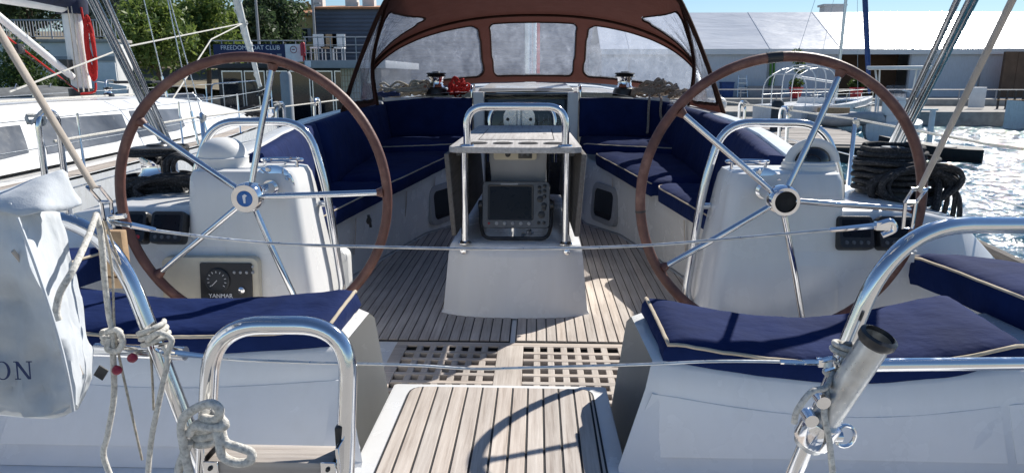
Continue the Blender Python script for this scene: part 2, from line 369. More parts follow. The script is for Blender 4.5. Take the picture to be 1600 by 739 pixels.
# ================================================================== SETTING: water
def water_sheet():
    """one sheet: a fine field of real ripples where the photo shows open water, flat to the horizon around it"""
    xs = np.concatenate([[-900, -60], np.arange(-20, 1.6, 2.0), np.arange(1.6, 32, .095), [32.3, 60, 900]]); ys = np.concatenate([[-120, -20], np.arange(.8, 36, .095), [37, 60, 300, 1800]])
    X, Y = np.meshgrid(xs, ys); Z = np.zeros_like(X); rg = np.random.default_rng(5)
    for k in range(44):
        lam = .30 * (5.0 ** rg.uniform(0, 1)); a = rg.normal(1.15, .75); amp = lam * .0078 * rg.uniform(.6, 1.3); q = 2 * math.pi / lam
        Z += amp * np.sin(q * (X * math.cos(a) + Y * math.sin(a)) + rg.uniform(0, 6.28) + .8 * np.sin(.35 * X + k) + .8 * np.sin(.31 * Y + 2 * k))
    tp = np.clip((X - 1.6) / .8, 0, 1) * np.clip((32 - X) / 2, 0, 1) * np.clip((Y - .8) / .8, 0, 1) * np.clip((36 - Y) / 2, 0, 1); Z = Z * tp - 1.1
    n = len(xs); V = np.stack([X, Y, Z], 2).reshape(-1, 3); I = np.arange(len(ys) * n).reshape(len(ys), n)
    F = np.stack([I[:-1, :-1], I[:-1, 1:], I[1:, 1:], I[1:, :-1]], 2).reshape(-1, 4)
    me = bpy.data.meshes.new('water'); me.vertices.add(len(V)); me.vertices.foreach_set('co', V.ravel()); me.loops.add(F.size); me.loops.foreach_set('vertex_index', F.ravel().astype(np.int32))
    me.polygons.add(len(F)); me.polygons.foreach_set('loop_start', np.arange(0, F.size, 4, dtype=np.int32)); me.polygons.foreach_set('use_smooth', np.ones(len(F), dtype=bool)); me.update(calc_edges=True); me.validate()
    me.materials.append(M['water']); o = bpy.data.objects.new('water', me); COL.objects.link(o); return tag(o, 'blue rippled harbour water sparkling in the sun', None, kind='structure')
water_sheet()
o = mk('dock', [bx(-40, 40, -14, .15, -1.6, -.35)], 'concrete', None, bevel=.04); tag(o, 'unseen concrete dock behind the stern, added for bounce light', None, kind='structure')  # out-of-view dock, added for neutral reflections and bounce on the stern
# ================================================================== OUR YACHT (hull, decks, cockpit moulding)
yacht = thing('sailing_yacht', 'white cockpit and stern of the sailing yacht in the foreground with teak decks', 'yacht', (0, 6, -1.1))
def seat_z(y): return .46 + .045 * (y - 3.3)
GUN = [(1.0, 1.72, .46), (2.0, 1.85, .48), (2.8, 1.92, .5), (4, 2.0, .52), (6, 2.06, .56), (8, 2.0, .62), (10, 1.8, .68), (12, 1.4, .75), (13.6, .85, .82), (14.8, .12, .88)]
COAM = [(3.05, 1.17, .865), (3.9, 1.30, .893), (4.65, 1.37, .915), (5.4, 1.36, .935), (6.17, 1.31, .955), (6.7, 1.30, .97)]
def gun(y):
    for a, b in zip(GUN, GUN[1:]):
        if a[0] <= y <= b[0]:
            t = (y - a[0]) / (b[0] - a[0]); return a[1] + (b[1] - a[1]) * t, a[2] + (b[2] - a[2]) * t
    return GUN[0][1:] if y < GUN[0][0] else GUN[-1][1:]
hull_rows = []
for y, x, z in GUN:
    hull_rows.append([(x, y, z), (x * .995, y, z - .25), (x * .97, y, -.2), (x * .9, y, -.75), (x * .72, y, -1.35)])
mk('hull', [sloft(hull_rows), sloft([mir(r) for r in hull_rows]), sprism([Vector(p) for p in hull_rows[0]] + list(reversed(mir(hull_rows[0]))), (0, -.02, 0))], 'hull_white', yacht)
for s in (1, -1):
    f = (lambda P: [Vector(p) for p in P]) if s > 0 else mir
    # coaming from the backrests out to the gunwale
    rows = []
    for y, x, z in COAM:
        g, gz = gun(y)
        rows.append(f([(x - .03, y, .40), (x - .005, y, z - .02), (x + .01, y, z), (x + .085, y, z + .002), (x + .12, y, z - .02), (x + .2, y, gz + .03), (g, y, gz)]))
    mk('coaming', sloft(rows), 'gelcoat', yacht, smooth=50)
    # console with instruments, winch deck and quarter deck aft of the coaming
    prof = [(2.40, 1.06, .40), (2.43, 1.06, .735), (3.06, 1.06, .72)]
    rows = [f([(1.00, 2.36, .0), (1.00, 2.40, .60), (1.00, 2.47, .742), (1.00, 3.06, .742)]),
            f([(1.43, 2.36, .0), (1.43, 2.40, .60), (1.43, 2.47, .738), (1.43, 3.10, .738)]),
            f([(1.62, 2.40, .0), (1.62, 2.44, .56), (1.62, 2.52, .70), (1.66, 3.14, .70)]),
            f([(1.86, 2.45, .0), (1.86, 2.5, .44), (1.86, 2.6, .49), (1.92, 3.2, .50)])]
    mk('winch_deck', sloft(rows), 'gelcoat', yacht, bevel=.012, smooth=45)
    # forward side deck and coachroof side
    rows = []
    for y, x, z in [(6.7, 1.30, .97), (8.2, 1.3, 1.02), (9.6, 1.15, 1.02), (11.2, .85, .98), (12.6, .5, .9)]:
        g, gz = gun(y); rows.append(f([(0, y, z + .09), (x * .6, y, z + .07), (x - .06, y, z), (x, y, z - .08), (x + .1, y, gz + .03), (g, y, gz)]))
    g, gz = gun(14.6); rows.append(f([(0, 14.6, .88), (.05, 14.6, .88), (.06, 14.6, .88), (.07, 14.6, .88), (.08, 14.6, .88), (g, 14.6, gz)]))
    mk('foredeck', sloft(rows), 'gelcoat', yacht, smooth=50)
    mk('toe_rail', stube(catmull(f([(x, y, z + .02) for y, x, z in GUN]), 4), .022, 8), 'teak_dark', yacht)
    # seat lockers
    fl = [(1.16, 3.0), (1.09, 3.83), (.915, 4.69), (.762, 5.36), (.52, 5.78), (.47, 6.1), (.45, 6.56)]
    tp = [(1.13, 3.0), (1.06, 3.83), (.90, 4.66), (.75, 5.34), (.60, 5.88), (.55, 6.1), (.52, 6.56)]
    rows = []
    for (x0, y0), (x1, y1) in zip(fl, tp):
        zt = seat_z(y1) - .085
        rows.append(f([(x0, y0, 0), (x0 + (x1 - x0) * .7, y0 + (y1 - y0) * .7, zt * .7), (x1 + .0, y1, zt - .02), (x1 + .02, y1, zt), (1.42, y1, zt)]))
    lk = mk('seat_locker', sloft(rows), 'gelcoat', yacht, smooth=55)
    # portlight let into the diagonal locker face
    a, b, a2, b2 = Vector((.762, 5.36, 0)), Vector((.52, 5.78, 0)), Vector((.7536, 5.346, .33)), Vector((.576, 5.85, .34))
    lo, hi = (a + b) / 2, (a2 + b2) / 2; up = (hi - lo).normalized(); c = lo.lerp(hi, .58); m0 = (a.lerp(a2, .58), b.lerp(b2, .58)); t = (m0[1] - m0[0]).normalized(); nrm = t.cross(up).normalized()
    if nrm.y > 0: nrm = -nrm
    def onface(P, d): return f([c + t * u + up * v + nrm * d for u, v in P])
    ro = rrect(.40, .31, .075); ri = rrect(.31, .225, .05)
    ring = sloft([onface(ro, -.03), onface(ro, .016), onface(ri, .022), onface(ri, .004)], close=True)
    pf = mk('portlight_frame', ring, 'grey_light', lk, smooth=40)
    mk('portlight_glass', sprism(onface(rrect(.312, .227, .05), .010), f([nrm * .003])[0]), 'dark_glass', lk)
    # webbing tab and locker latch strap hanging from the seat edge
    for (px, py, ln) in (((.99, 4.15, .33), 0, .20), ((.83, 4.98, .36), 0, .2), ((.70, 5.5, .39), 0, .1)):
        p = Vector(px); mk('cushion_strap', stube(f([p + Vector((-.005, -.01, .03)), p + Vector((.0, -.012, -.05)), p + Vector((.02, 0, -ln))]), .009, 6, flat=.3), 'webbing', lk)
    # bulkhead behind the forward backrest
    mk('bulkhead', [sbox((s * .91, 6.62, .50), (.80, .10, 1.0)), sbox((s * .43, 6.60, .53), (.10, .16, 1.04))], 'gelcoat', yacht, bevel=.015)
# cockpit sole
solep = [(-1.2, 2.0), (-.535, 2.0), (-.535, 3.052), (.535, 3.052), (.535, 2.0), (1.2, 2.0), (1.2, 3.1), (1.12, 3.85), (.95, 4.72), (.79, 5.4), (.54, 5.85), (.5, 6.6), (-.5, 6.6), (-.54, 5.85), (-.79, 5.4), (-.95, 4.72), (-1.12, 3.85), (-1.2, 3.1)]
sole = mk('cockpit_sole', sprism([(x, y, -.05) for x, y in solep], (0, 0, .042)), 'gelcoat', yacht)
def planking(outline, x0, pitch, gap, z, th, parent, mat='teak', minarea=.0012):
    """planks along Y clipped to an outline, each its own object"""
    xs = [p[0] for p in outline]; x = x0
    while x < max(xs):
        P = clip_poly(clip_poly(outline, 1, 0, x + pitch - gap), -1, 0, -x)
        if len(P) >= 3:
            A = abs(sum(P[i][0] * P[(i + 1) % len(P)][1] - P[(i + 1) % len(P)][0] * P[i][1] for i in range(len(P)))) / 2
            if A > minarea: mk('teak_plank', sprism([(px, py, z - th) for px, py in P], (0, 0, th + random.uniform(-.0004, .0004))), mat, parent, bevel=.0012, seg=1)
        x += pitch
for s in (1, -1):
    out = [(.012, 3.07), (1.06, 3.07), (1.055, 3.85), (.885, 4.68), (.735, 5.33), (.50, 5.74), (.44, 6.5), (.012, 6.5)]
    if s < 0: out = [(-x, y) for x, y in reversed(out)]
    mk('caulking', sprism([(x, y, -.008) for x, y in out], (0, 0, .006)), 'caulk', sole)
    inn = [(x - s * .006 * (1 if abs(x) > .1 else -1), y + (.006 if y < 3.1 else -.004)) for x, y in out]
    planking(inn, min(p[0] for p in inn), .0475, .0055, .003, .006, sole)
# grating over the sump
gr = mk('grating_frame', [bx(-.53, .53, 2.22, 2.30, -.006, .006), bx(-.53, .53, 3.0, 3.045, -.006, .004), bx(-.53, -.475, 2.301, 2.999, -.006, .006), bx(.475, .53, 2.301, 2.999, -.006, .006)], 'teak_x', yacht, bevel=.004)
mk('sump', [bx(-.53, .53, 2.2, 3.05, -.42, -.40), bx(-.53, .53, 3.05, 3.06, -.42, -.01), bx(-.54, -.53, 2.2, 3.05, -.42, -.01), bx(.53, .54, 2.2, 3.05, -.42, -.01)], 'grey_plastic', gr)  # dark grey puts the shade below the grating into the colour
mk('grating_centre_board', bx(-.062, .052, 2.301, 2.999, -.018, .007), 'teak', gr, bevel=.003)
for x0, x1 in ((-.474, -.063), (.053, .474)):
    n = 7; p = (x1 - x0) / n
    for i in range(n):
        if i: mk('grating_slat', bx(x0 + i * p - .0140, x0 + i * p + .0140, 2.301, 2.999, -.02, .0035), 'teak', gr, bevel=.002, seg=1)
    k = 9
    for j in range(1, k):
        y = 2.30 + .70 * j / k; mk('grating_slat', bx(x0, x1, y - .014, y + .014, -.019, .005), 'teak_x', gr, bevel=.002, seg=1)
# stern walk-through platform
pl = mk('stern_platform', [sprism([(-.33, .55, 0), (.33, .55, 0), (.325, 1.6, 0), (.32, 1.965, 0), (-.32, 1.965, 0), (-.325, 1.6, 0)], (0, 0, .295))], 'gelcoat', yacht, bevel=.012)
def rounded(P, r):
    Q = []; n = len(P)
    for i in range(n):
        a, b, c = Vector((*P[i - 1], 0)), Vector((*P[i], 0)), Vector((*P[(i + 1) % n], 0))
        s_, e_ = b + (a - b).normalized() * r, b + (c - b).normalized() * r
        for j in range(5): t = j / 4; q = s_ * (1 - t) ** 2 + b * 2 * t * (1 - t) + e_ * t * t; Q.append((q.x, q.y))
    return Q
tp = rounded([(-.274, .6), (.284, .6), (.276, 1.932), (-.264, 1.932)], .045)
mk('caulking', sprism([(x, y, .294) for x, y in tp], (0, 0, .005)), 'caulk', pl)
tpi = [((x - .005) * .978 + .005, y - (.007 if y > 1.2 else -.007)) for x, y in tp]
planking(tpi, min(p[0] for p in tpi) , .0445, .0058, .303, .006, pl)
for s in (1, -1): mk('stern_ledge', sprism([Vector((s * x, y, 0)) for x, y in ((.335, .62), (1.70, .85), (1.80, 1.60), (.335, 1.60))], (0, 0, .284)), 'gelcoat', yacht, bevel=.015)
# stern benches: one moulding each side of the walk-through, dished like the cushion
def bench_z(x, s=1):   # top of the moulding over |x|
    a = min(max((abs(x) - .40) / .95, 0), 1); return .525 - (.055 if s > 0 else .03) * math.sin(math.pi * a) + .006 * a
BY = {1: 1.635, -1: 1.69}     # where the aft top edge of each bench runs
for s in (1, -1):
    f = (lambda P: [Vector(p) for p in P]) if s > 0 else mir
    ye = BY[s]
    xs = [.42, .5, .65, .8, .95, 1.1, 1.25, 1.4, 1.6, 1.8]; rows = []
    for x in xs:
        zt = bench_z(x, s); q = min(max((x - 1.25) / .55, 0), 1) * .10
        rows.append(f([(x, 1.49 - q * .5, .285), (x, 1.525 - q * .5, .30), (x, ye - .04 - q, zt - .06), (x, ye - .02 - q, zt - .012), (x, ye - q, zt), (x, 1.98, zt + .0), (x, 2.0, zt - .02), (x, 2.02, 0)]))
    z0 = bench_z(.42, s)
    inn = f([(.303, 1.47, .285), (.304, 1.505, .301), (.375, ye - .035, z0 - .065), (.388, ye - .015, z0 - .018), (.395, ye, z0 - .006), (.385, 1.96, z0 - .006), (.375, 1.985, z0 - .03), (.312, 1.995, 0)])
    mk('stern_bench', [sloft([inn] + rows)], 'gelcoat', yacht, smooth=48)
    # flush locker doors in the aft face, each with its own shut line
    for x0, x1 in ((.318, 1.215), (1.235, 1.76)):
        def pt(x, v):
            q = min(max((x - 1.25) / .55, 0), 1) * .10; zt = bench_z(x, s) - .075
            y0, y1 = 1.525 - q * .5, ye - .04 - q; z0, z1 = .30, bench_z(x, s) - .06
            z = .315 + (zt - .315) * v; t = (z - z0) / (z1 - z0); return Vector((s * x, y0 + (y1 - y0) * t - .0025, z))
        n = 14; sl = .072 if x0 < .5 else 0
        A = [[pt(x0 + sl * v + (x1 - x0 - sl * v) * i / n, v) for v in (0, .25, .5, .75, 1)] for i in range(n + 1)]; m = 5
        B = [[p + Vector((0, .010, .001)) for p in r] for r in A]
        top = sloft(A); bot = sloft(B); V = top[0] + bot[0]; nA = len(top[0]); F = list(top[1])
        bl = [i * m for i in range(n + 1)] + [n * m + k for k in range(1, m)] + [i * m + m - 1 for i in range(n - 1, -1, -1)] + [k for k in range(m - 2, 0, -1)]
        for i in range(len(bl)): p, q_ = bl[i], bl[(i + 1) % len(bl)]; F.append((p, q_, nA + q_, nA + p))
        mk('locker_door', (V, F), 'gelcoat', yacht, smooth=40)
# companionway: washboard, sliding hatch, garage
cw = mk('washboard', [bx(-.40, .40, 6.63, 6.66, .0, .985)], 'dark_glass', yacht, bevel=.004)
mk('speaker_grille', [sbox((-.06 + .045 * i, 6.625, .72 + .02 * j + (.0)), (.012, .008, .009)) for i in range(9) for j in range(7)], 'grey_light', cw)
mk('round_lock', [slathe([(.042, 0), (.042, .012), (.03, .02)], (.30, 6.63, .90), (0, -1, 0), 24)], 'alloy', cw)
mk('round_badge', [slathe([(.028, .02), (.026, .024)], (.30, 6.63, .90), (0, -1, 0), 24)], 'blue_badge', cw)
mk('hatch_garage', [hexa([(-.47, 6.75, .98), (.47, 6.75, .98), (.44, 7.9, 1.05), (-.44, 7.9, 1.05), (-.45, 6.8, 1.085), (.45, 6.8, 1.085), (.42, 7.9, 1.12), (-.42, 7.9, 1.12)])], 'gelcoat', yacht, bevel=.03, seg=3)
mk('sliding_hatch', [bx(-.44, .44, 6.56, 6.98, 1.01, 1.045)], 'dark_glass', yacht, bevel=.008)
for s in (1, -1):
    mk('hatch_handle', [stube(fillet([(s * .50, 6.60, .99), (s * .50, 6.60, 1.10), (s * .50, 6.85, 1.11), (s * .50, 6.85, 1.0)], .05), .014, 10)], 'stainless', yacht)
# sail plan above the cockpit: own mast, standing ahead of the sprayhood
ms = mk('mast', [slathe([(.085, 0), (.085, 11)], (0, 10.6, 1.02), (0, 0, 1), 20)], 'alloy', yacht)
mk('mast_rope', [stube([(.1 + .015 * i, 10.45 - .02 * (i % 3), 1.15), (.11 + .004 * i, 10.5, 9)], .008, 6) for i in range(3)], 'rope_red', ms)
# ================================================================== COCKPIT CUSHIONS
def cushion(name, label, A, B, th, nrm, group, nu=14, nv=26, puff=.018, wr=.006, seed=0, pip=True, mat='navy_canvas', swap=False):
    """A and B are the two long top edges; nrm points out of the top face"""
    A = resample(catmull(A, 6), nv); B = resample(catmull(B, 6), nv); nrm = Vector(nrm).normalized()
    us = [0, .02, .06] + [.06 + .88 * i / (nu - 1) for i in range(1, nu - 1)] + [.94, .98, 1]; n = len(us)
    V = []; F = []; top = []
    for j in range(nv):
        v = j / (nv - 1); ev = min(v, 1 - v)
        for u in us:
            eu = min(u, 1 - u)
            p = A[j].lerp(B[j], u)
            q = p * 7 + Vector((seed * 3.1, seed * 1.7, 0))
            h = puff * (1 - (1 - min(eu * 4, 1)) ** 2.4) * (1 - (1 - min(ev * 9, 1)) ** 2.4)
            k = noise.noise(q) + .6 * noise.noise(Vector((q.x * 2.6, q.y * .9, q.z * 2.6)))
            h += wr * k * min(1, min(eu * 10, ev * 22)) + .35 * wr * noise.noise(q * 4)
            h -= .006 * max(0, 1 - eu / .03) + .006 * max(0, 1 - ev / .03)
            V.append(p + nrm * h)
    nt_ = len(V)
    for j in range(nv - 1):
        for i in range(n - 1): F.append((j * n + i, j * n + i + 1, (j + 1) * n + i + 1, (j + 1) * n + i))
    border = [j * n for j in range(nv)] + [(nv - 1) * n + i for i in range(1, n)] + [j * n + n - 1 for j in range(nv - 2, -1, -1)] + [i for i in range(n - 2, 0, -1)]
    cen = sum((V[b] for b in border), Vector()) / len(border)
    prev = border
    for k, (d, e) in enumerate(((.3, .010), (.7, .010), (1, 0))):
        cur = []
        for b in border:
            p = V[b]; out = (p - cen); out = (out - nrm * out.dot(nrm)).normalized()
            bul = wr * 1.2 * noise.noise(p * 9 + Vector((k, 0, 0)))
            cur.append(len(V)); V.append(p - nrm * th * d + out * (e + bul if k < 2 else 0))
        for i in range(len(border)):
            i2 = (i + 1) % len(border); F.append((prev[i], cur[i], cur[i2], prev[i2]))
        prev = cur
    F.append(tuple(prev))
    bm = bmesh.new(); vs = [bm.verts.new(v) for v in V]
    for q in F:
        try: bm.faces.new([vs[i] for i in q])
        except ValueError: pass
    bmesh.ops.recalc_face_normals(bm, faces=bm.faces)
    FF = [[v.index for v in fc.verts] for fc in bm.faces] if not bm.verts.index_update() else None
    bm.free()
    o = mk(name, (V, FF), mat, None, smooth=60); tag(o, label, 'cushion', group)
    if pip:
        mk('piping', stube([V[b] + nrm * .001 for b in (border if pip == 'all' else border[2 * nv + n - 3:] + border[:nv] if pip == 'open' else border[:nv])], .0048 if pip else .0042, 6, closed=pip == 'all'), 'piping', o, smooth=60)
    return o
for s in (1, -1):
    f = (lambda P: [Vector(p) for p in P]) if s > 0 else mir
    side = 'right' if s > 0 else 'left'; Sd = 'starboard' if s > 0 else 'port'
    sz = lambda P, dz=0: f([(x, y, seat_z(y) + dz) for x, y in P])
    cushion('seat_cushion', f'navy seat cushion with pale piping on the {side} bench nearest the {side} wheel', sz([(1.085, 3.02), (1.045, 3.48), (1.0, 3.8), (.91, 4.28), (.88, 4.46), (.92, 4.56)]), sz([(1.13, 3.02), (1.17, 3.48), (1.235, 3.9), (1.27, 4.3), (1.285, 4.58)]), .085, (0, 0, 1), 'cockpit seat cushions', seed=1 + s)
    cushion('seat_cushion', f'navy seat cushion along the diagonal middle of the {side} cockpit bench', sz([(.86, 4.61), (.82, 4.72), (.70, 5.3), (.60, 5.78), (.62, 5.9)]), sz([(1.285, 4.63), (1.275, 5.3), (1.24, 5.9)]), .085, (0, 0, 1), 'cockpit seat cushions', seed=4 + s)
    cushion('seat_cushion', f'raised navy corner cushion below the {side} forward backrest', sz([(.50, 5.98), (.75, 5.86), (1.0, 5.78), (1.22, 5.72)], .065), sz([(.50, 6.40), (.75, 6.38), (1.0, 6.32), (1.22, 6.22)], .065), .085, (0, 0, 1), 'cockpit seat cushions', seed=9 + s)
    # backrests: lean outboard, top edge along the coaming
    def bk(y, x, z): return (x, y, z)
    t1 = f([(1.165, 3.06, .868), (1.29, 3.9, .894), (1.345, 4.4, .908)]); b1 = f([(1.12, 3.06, seat_z(3.06) - .03), (1.22, 3.9, seat_z(3.9) - .03), (1.26, 4.4, seat_z(4.4) - .03)])
    cushion('backrest_cushion', f'navy side backrest beside the {side} pedestal', f([p + Vector((-.075, 0, 0)) for p in f(b1)]), f([p + Vector((-.075, 0, 0)) for p in f(t1)]), .07, (-s, 0, .1), 'cockpit backrest cushions', seed=12 + s, wr=.004, pip=None)
    t2 = f([(1.35, 4.44, .909), (1.36, 5.0, .925), (1.355, 5.5, .938), (1.32, 6.1, .952), (1.305, 6.28, .955)]); b2 = f([(1.265, 4.44, seat_z(4.4)), (1.28, 5, seat_z(5.)), (1.275, 5.5, seat_z(5.5)), (1.26, 6.1, seat_z(6.)), (1.25, 6.28, seat_z(6.))])
    cushion('backrest_cushion', f'long navy side backrest of the {side} bench reaching forward under the sprayhood', f([p + Vector((-.075, 0, 0)) for p in f(b2)]), f([p + Vector((-.075, 0, 0)) for p in f(t2)]), .07, (-s, 0, .1), 'cockpit backrest cushions', seed=15 + s, wr=.004, pip=None)
    cushion('backrest_cushion', f'dark navy backrest against the bulkhead to the {side} of the companionway', f([(.50, 6.47, .66), (.85, 6.44, .66), (1.24, 6.33, .66)]), f([(.50, 6.53, .998), (.85, 6.49, .995), (1.27, 6.36, .97)]), .06, (0, -1, .1), 'cockpit backrest cushions', seed=18 + s, wr=.004, pip=None)
    # helm seat on the stern bench: dished, and the quarter cushion outboard of it
    hx = [.42, .58, .76, .94, 1.12, 1.29]
    top = lambda x, e: bench_z(x, s) + .07 + e
    fy = [1.93, 1.90, 1.885, 1.91, 1.96, 1.99] if s > 0 else [1.955, 1.935, 1.92, 1.92, 1.94, 1.96]
    fw = f([(x, fy[i], top(x, .0)) for i, x in enumerate(hx)])
    af = f([(x + .01, BY[s] - .005 + (.03 if i == 5 else 0), top(x, -.022)) for i, x in enumerate(hx)])
    cushion('helm_cushion', f'navy helm cushion with beige piping on the stern bench behind the {side} wheel', af, fw, .06, (0, -.06, 1), 'helm seat cushions', nv=40, nu=18, pip='open', puff=.014, wr=.006, seed=21 + s)
    cushion('quarter_cushion', f'outboard navy cushion of the {side} stern quarter', f([(1.37, 2.345, .60), (1.25, 1.95, .625), (1.22, 1.55, .625), (1.2, 1.3, .62)]) if False else f([(1.37, 2.33, .615), (1.40, 2.05, .62), (1.43, 1.75, .62), (1.44, 1.40, .62)]),
            f([(1.45, 2.36, .605), (1.68, 2.16, .62), (1.76, 1.8, .63), (1.76, 1.40, .63)]), .09, (0, 0, 1), 'quarter cushions', pip='all', puff=.015, seed=25 + s)
# ================================================================== COCKPIT TABLE AND PLOTTER
tb = thing('cockpit_table', 'weathered teak drop-leaf cockpit table on a white pedestal in the middle of the cockpit', 'table', (0, 4.1, 0))
# pedestal base moulding: rounded aft end, flaring to the sole
rows = []
for z, w_, y0 in ((0, .385, 3.385), (.02, .372, 3.395), (.30, .345, 3.43), (.345, .338, 3.437), (.365, .325, 3.455), (.37, .30, 3.48)):
    P = []
    for i in range(13):
        a = -1 + 2 * i / 12; P.append((w_ * a, y0 + .075 * abs(a) ** 3.2, z))
    for i in range(1, 12): P.append((w_, y0 + .075 + (4.95 - y0) * i / 12, z))
    for i in range(13):
        a = 1 - 2 * i / 12; P.append((w_ * a * .92, 5.02 - .05 * abs(a) ** 3, z))
    for i in range(11, 0, -1): P.append((-w_, y0 + .075 + (4.95 - y0) * i / 12, z))
    rows.append(P)
mk('pedestal_base', sloft(rows, close=True, caps=True), 'gelcoat', tb, smooth=50)
for x in (-.262, .262): mk('base_bolt', [slathe([(.016, 0), (.016, .004), (.009, .006)], (x, 3.449, .335), (0, -1, .12), 16)], 'chrome', tb)
tops = [(-.325, 3.45), (-.29, 3.418), (-.15, 3.405), (0, 3.40), (.15, 3.405), (.29, 3.418), (.325, 3.45), (.298, 4.93), (-.298, 4.93)]
top = mk('table_top', sprism([(x, y, .832) for x, y in tops], (0, 0, .03)), 'teak_table', tb, bevel=.006)
# hatch lid with a shut line, and four drink holders
mk('hatch_gap', [bx(-.21, .20, 3.80, 3.804, .8625, .8632), bx(-.21, .20, 4.60, 4.604, .8625, .8632), bx(-.21, -.206, 3.804, 4.60, .8625, .8632), bx(.196, .20, 3.804, 4.60, .8625, .8632)], 'caulk', top)
mk('hatch_lid', bx(-.204, .194, 3.806, 4.598, .8615, .8655), 'teak_table', top, bevel=.001)
mk('finger_hole', slathe([(.012, 0), (.012, .001)], (.15, 4.2, .8656), n=16), 'caulk', top)
for x in (-.197, -.067, .062, .19):
    h = mk('cup_holder', [slathe([(.052, 0), (.052, .003), (.045, .0045), (.043, -.001)], (x, 3.60, .862), n=28, caps=False)], 'black_plastic', top)
    mk('cup_well', [slathe([(.0445, .0012), (.0445, .0016)], (x, 3.60, .862), n=24)], 'black_matte', h)
for s in (1, -1):
    mk('drop_leaf', [hexa([(s * .297, 3.455, .41), (s * .322, 3.455, .41), (s * .285, 4.92, .41), (s * .262, 4.92, .41), (s * .325, 3.44, .826), (s * .350, 3.44, .826), (s * .322, 4.93, .826), (s * .298, 4.93, .826)])], 'teak_dark', tb, bevel=.008)
    mk('table_leg', [slathe([(.036, 0), (.036, .006), (.026, .014), (.019, .016), (.019, .47)], (s * .254, 3.475, .368), n=20)], 'stainless', tb)
    mk('leaf_hinge', [bx(s * .27 - .02, s * .27 + .02, 3.46, 3.50, .815, .83)], 'black_plastic', tb)
mk('grab_bar', [stube(fillet([(-.238, 3.475, .86), (-.238, 3.475, 1.052), (.245, 3.475, 1.052), (.245, 3.475, .86)], .11, 10), .0185, 14)] + [slathe([(.036, 0), (.034, .006), (.022, .01)], (x, 3.475, .862), n=20) for x in (-.238, .245)], 'stainless', tb)
# forward support post and handrail at the companionway end
mk('support_post', [slathe([(.045, 0), (.03, .012), (.019, .02), (.019, .46)], (.17, 4.75, .37), n=16)], 'stainless', tb)
mk('forward_grab_bar', [stube(fillet([(-.23, 5.0, .60), (-.23, 5.02, 1.0), (.23, 5.02, 1.0), (.23, 5.0, .60)], .13, 10), .017, 12)], 'stainless', tb)
mk('backing_plate', [sprism([(x * 1.0 - .02, 4.99, z + .90) for x, z in rrect(.22, .17, .07)], (0, .012, 0)), slathe([(.02, 0), (.02, .3)], (-.02, 4.98, .68), n=14)], 'alloy', tb)
for x in (-.10, .06): mk('plate_bolt', [slathe([(.012, 0), (.008, .006)], (x, 4.99, .90), (0, -1, 0), 12)], 'black_plastic', tb)
# box for the instruments under the table top
ib = mk('instrument_box', [hexa([(-.135, 3.72, .60), (.15, 3.72, .60), (.15, 3.98, .60), (-.135, 3.98, .60), (-.145, 3.68, .831), (.162, 3.68, .831), (.162, 3.98, .831), (-.145, 3.98, .831)])], 'grey_light', tb, bevel=.01)
sp = mk('socket_panel', [sprism([(.005 + x - .012, 3.676 + (0 - z) * -.17, .80 + z) for x, z in rrect(.225, .058, .014)], (0, -.010, 0))], 'cream_plastic', tb, bevel=.002, seg=1)
mk('power_socket', [sbox((.045, 3.664, .80), (.072, .012, .042))], 'black_plastic', sp, bevel=.004)
mk('round_switch', [slathe([(.014, 0), (.014, .008), (.009, .010)], (-.045, 3.667, .80), (0, -1, 0), 18)], 'black_plastic', sp)
mk('socket_face', [slathe([(.008, 0), (.006, .003)], (.03 + .03 * i, 3.658, .80), (0, -1, 0), 12) for i in (0, 1)], 'grey_plastic', sp)
# chart plotter
cp = thing('chart_plotter', 'dark grey chart plotter with blank screen standing on the table pedestal', 'chart plotter', (0, 3.6, .37))
tilt = Matrix.Rotation(R(-11), 3, 'X')
pc = Vector((.0, 3.60, .545))
def pv(x, z, d): return pc + tilt @ Vector((x, -d, z))
def ploc(P, d): return [pv(x, z, d) for x, z in P]
nrm_p = tilt @ Vector((0, -1, 0))
body = [sloft([ploc(rrect(.30, .20, .02), -.075), ploc(rrect(.345, .235, .022), -.035), ploc(rrect(.352, .242, .022), 0), ploc(rrect(.345, .235, .02), .008)], close=True, caps=True)]
bd = mk('plotter_body', body, 'grey_plastic', cp, smooth=35)
mk('plotter_screen', sprism(ploc([(x - .028, z + .012) for x, z in rrect(.218, .165, .006)], .0082), nrm_p * .001), 'screen', cp)
mk('screen_bezel', sloft([ploc([(x - .028, z + .012) for x, z in rrect(.238, .183, .01)], .008), ploc([(x - .028, z + .012) for x, z in rrect(.234, .179, .009)], .0115), ploc([(x - .028, z + .012) for x, z in rrect(.219, .166, .006)], .0092)], close=True), 'black_plastic', cp)
for i in range(5): mk('soft_key', slathe([(.0095, 0), (.009, .006), (.006, .008)], pv(-.10 + .042 * i, -.096, .008), nrm_p, 16), 'grey_light', cp)
mk('power_lamp', slathe([(.006, 0), (.004, .004)], pv(-.14, -.096, .008), nrm_p, 12), 'red_plastic', cp)
for x, z, r_ in ((.121, .09, .010), (.147, .098, .010), (.121, .066, .010), (.147, .072, .010), (.147, .045, .010), (.124, .03, .017), (.145, -.002, .015), (.145, -.018, .012), (.133, -.05, .019), (.118, -.092, .009), (.145, -.092, .009)):
    mk('round_key', slathe([(r_, 0), (r_ * .95, .005), (r_ * .6, .007)], pv(x, z, .008), nrm_p, 16), 'black_plastic', cp)
mk('maker_plate', sprism(ploc([(x - .035, z + .106) for x, z in rrect(.09, .010, .003)], .008), nrm_p * .0006), 'grey_light', cp)
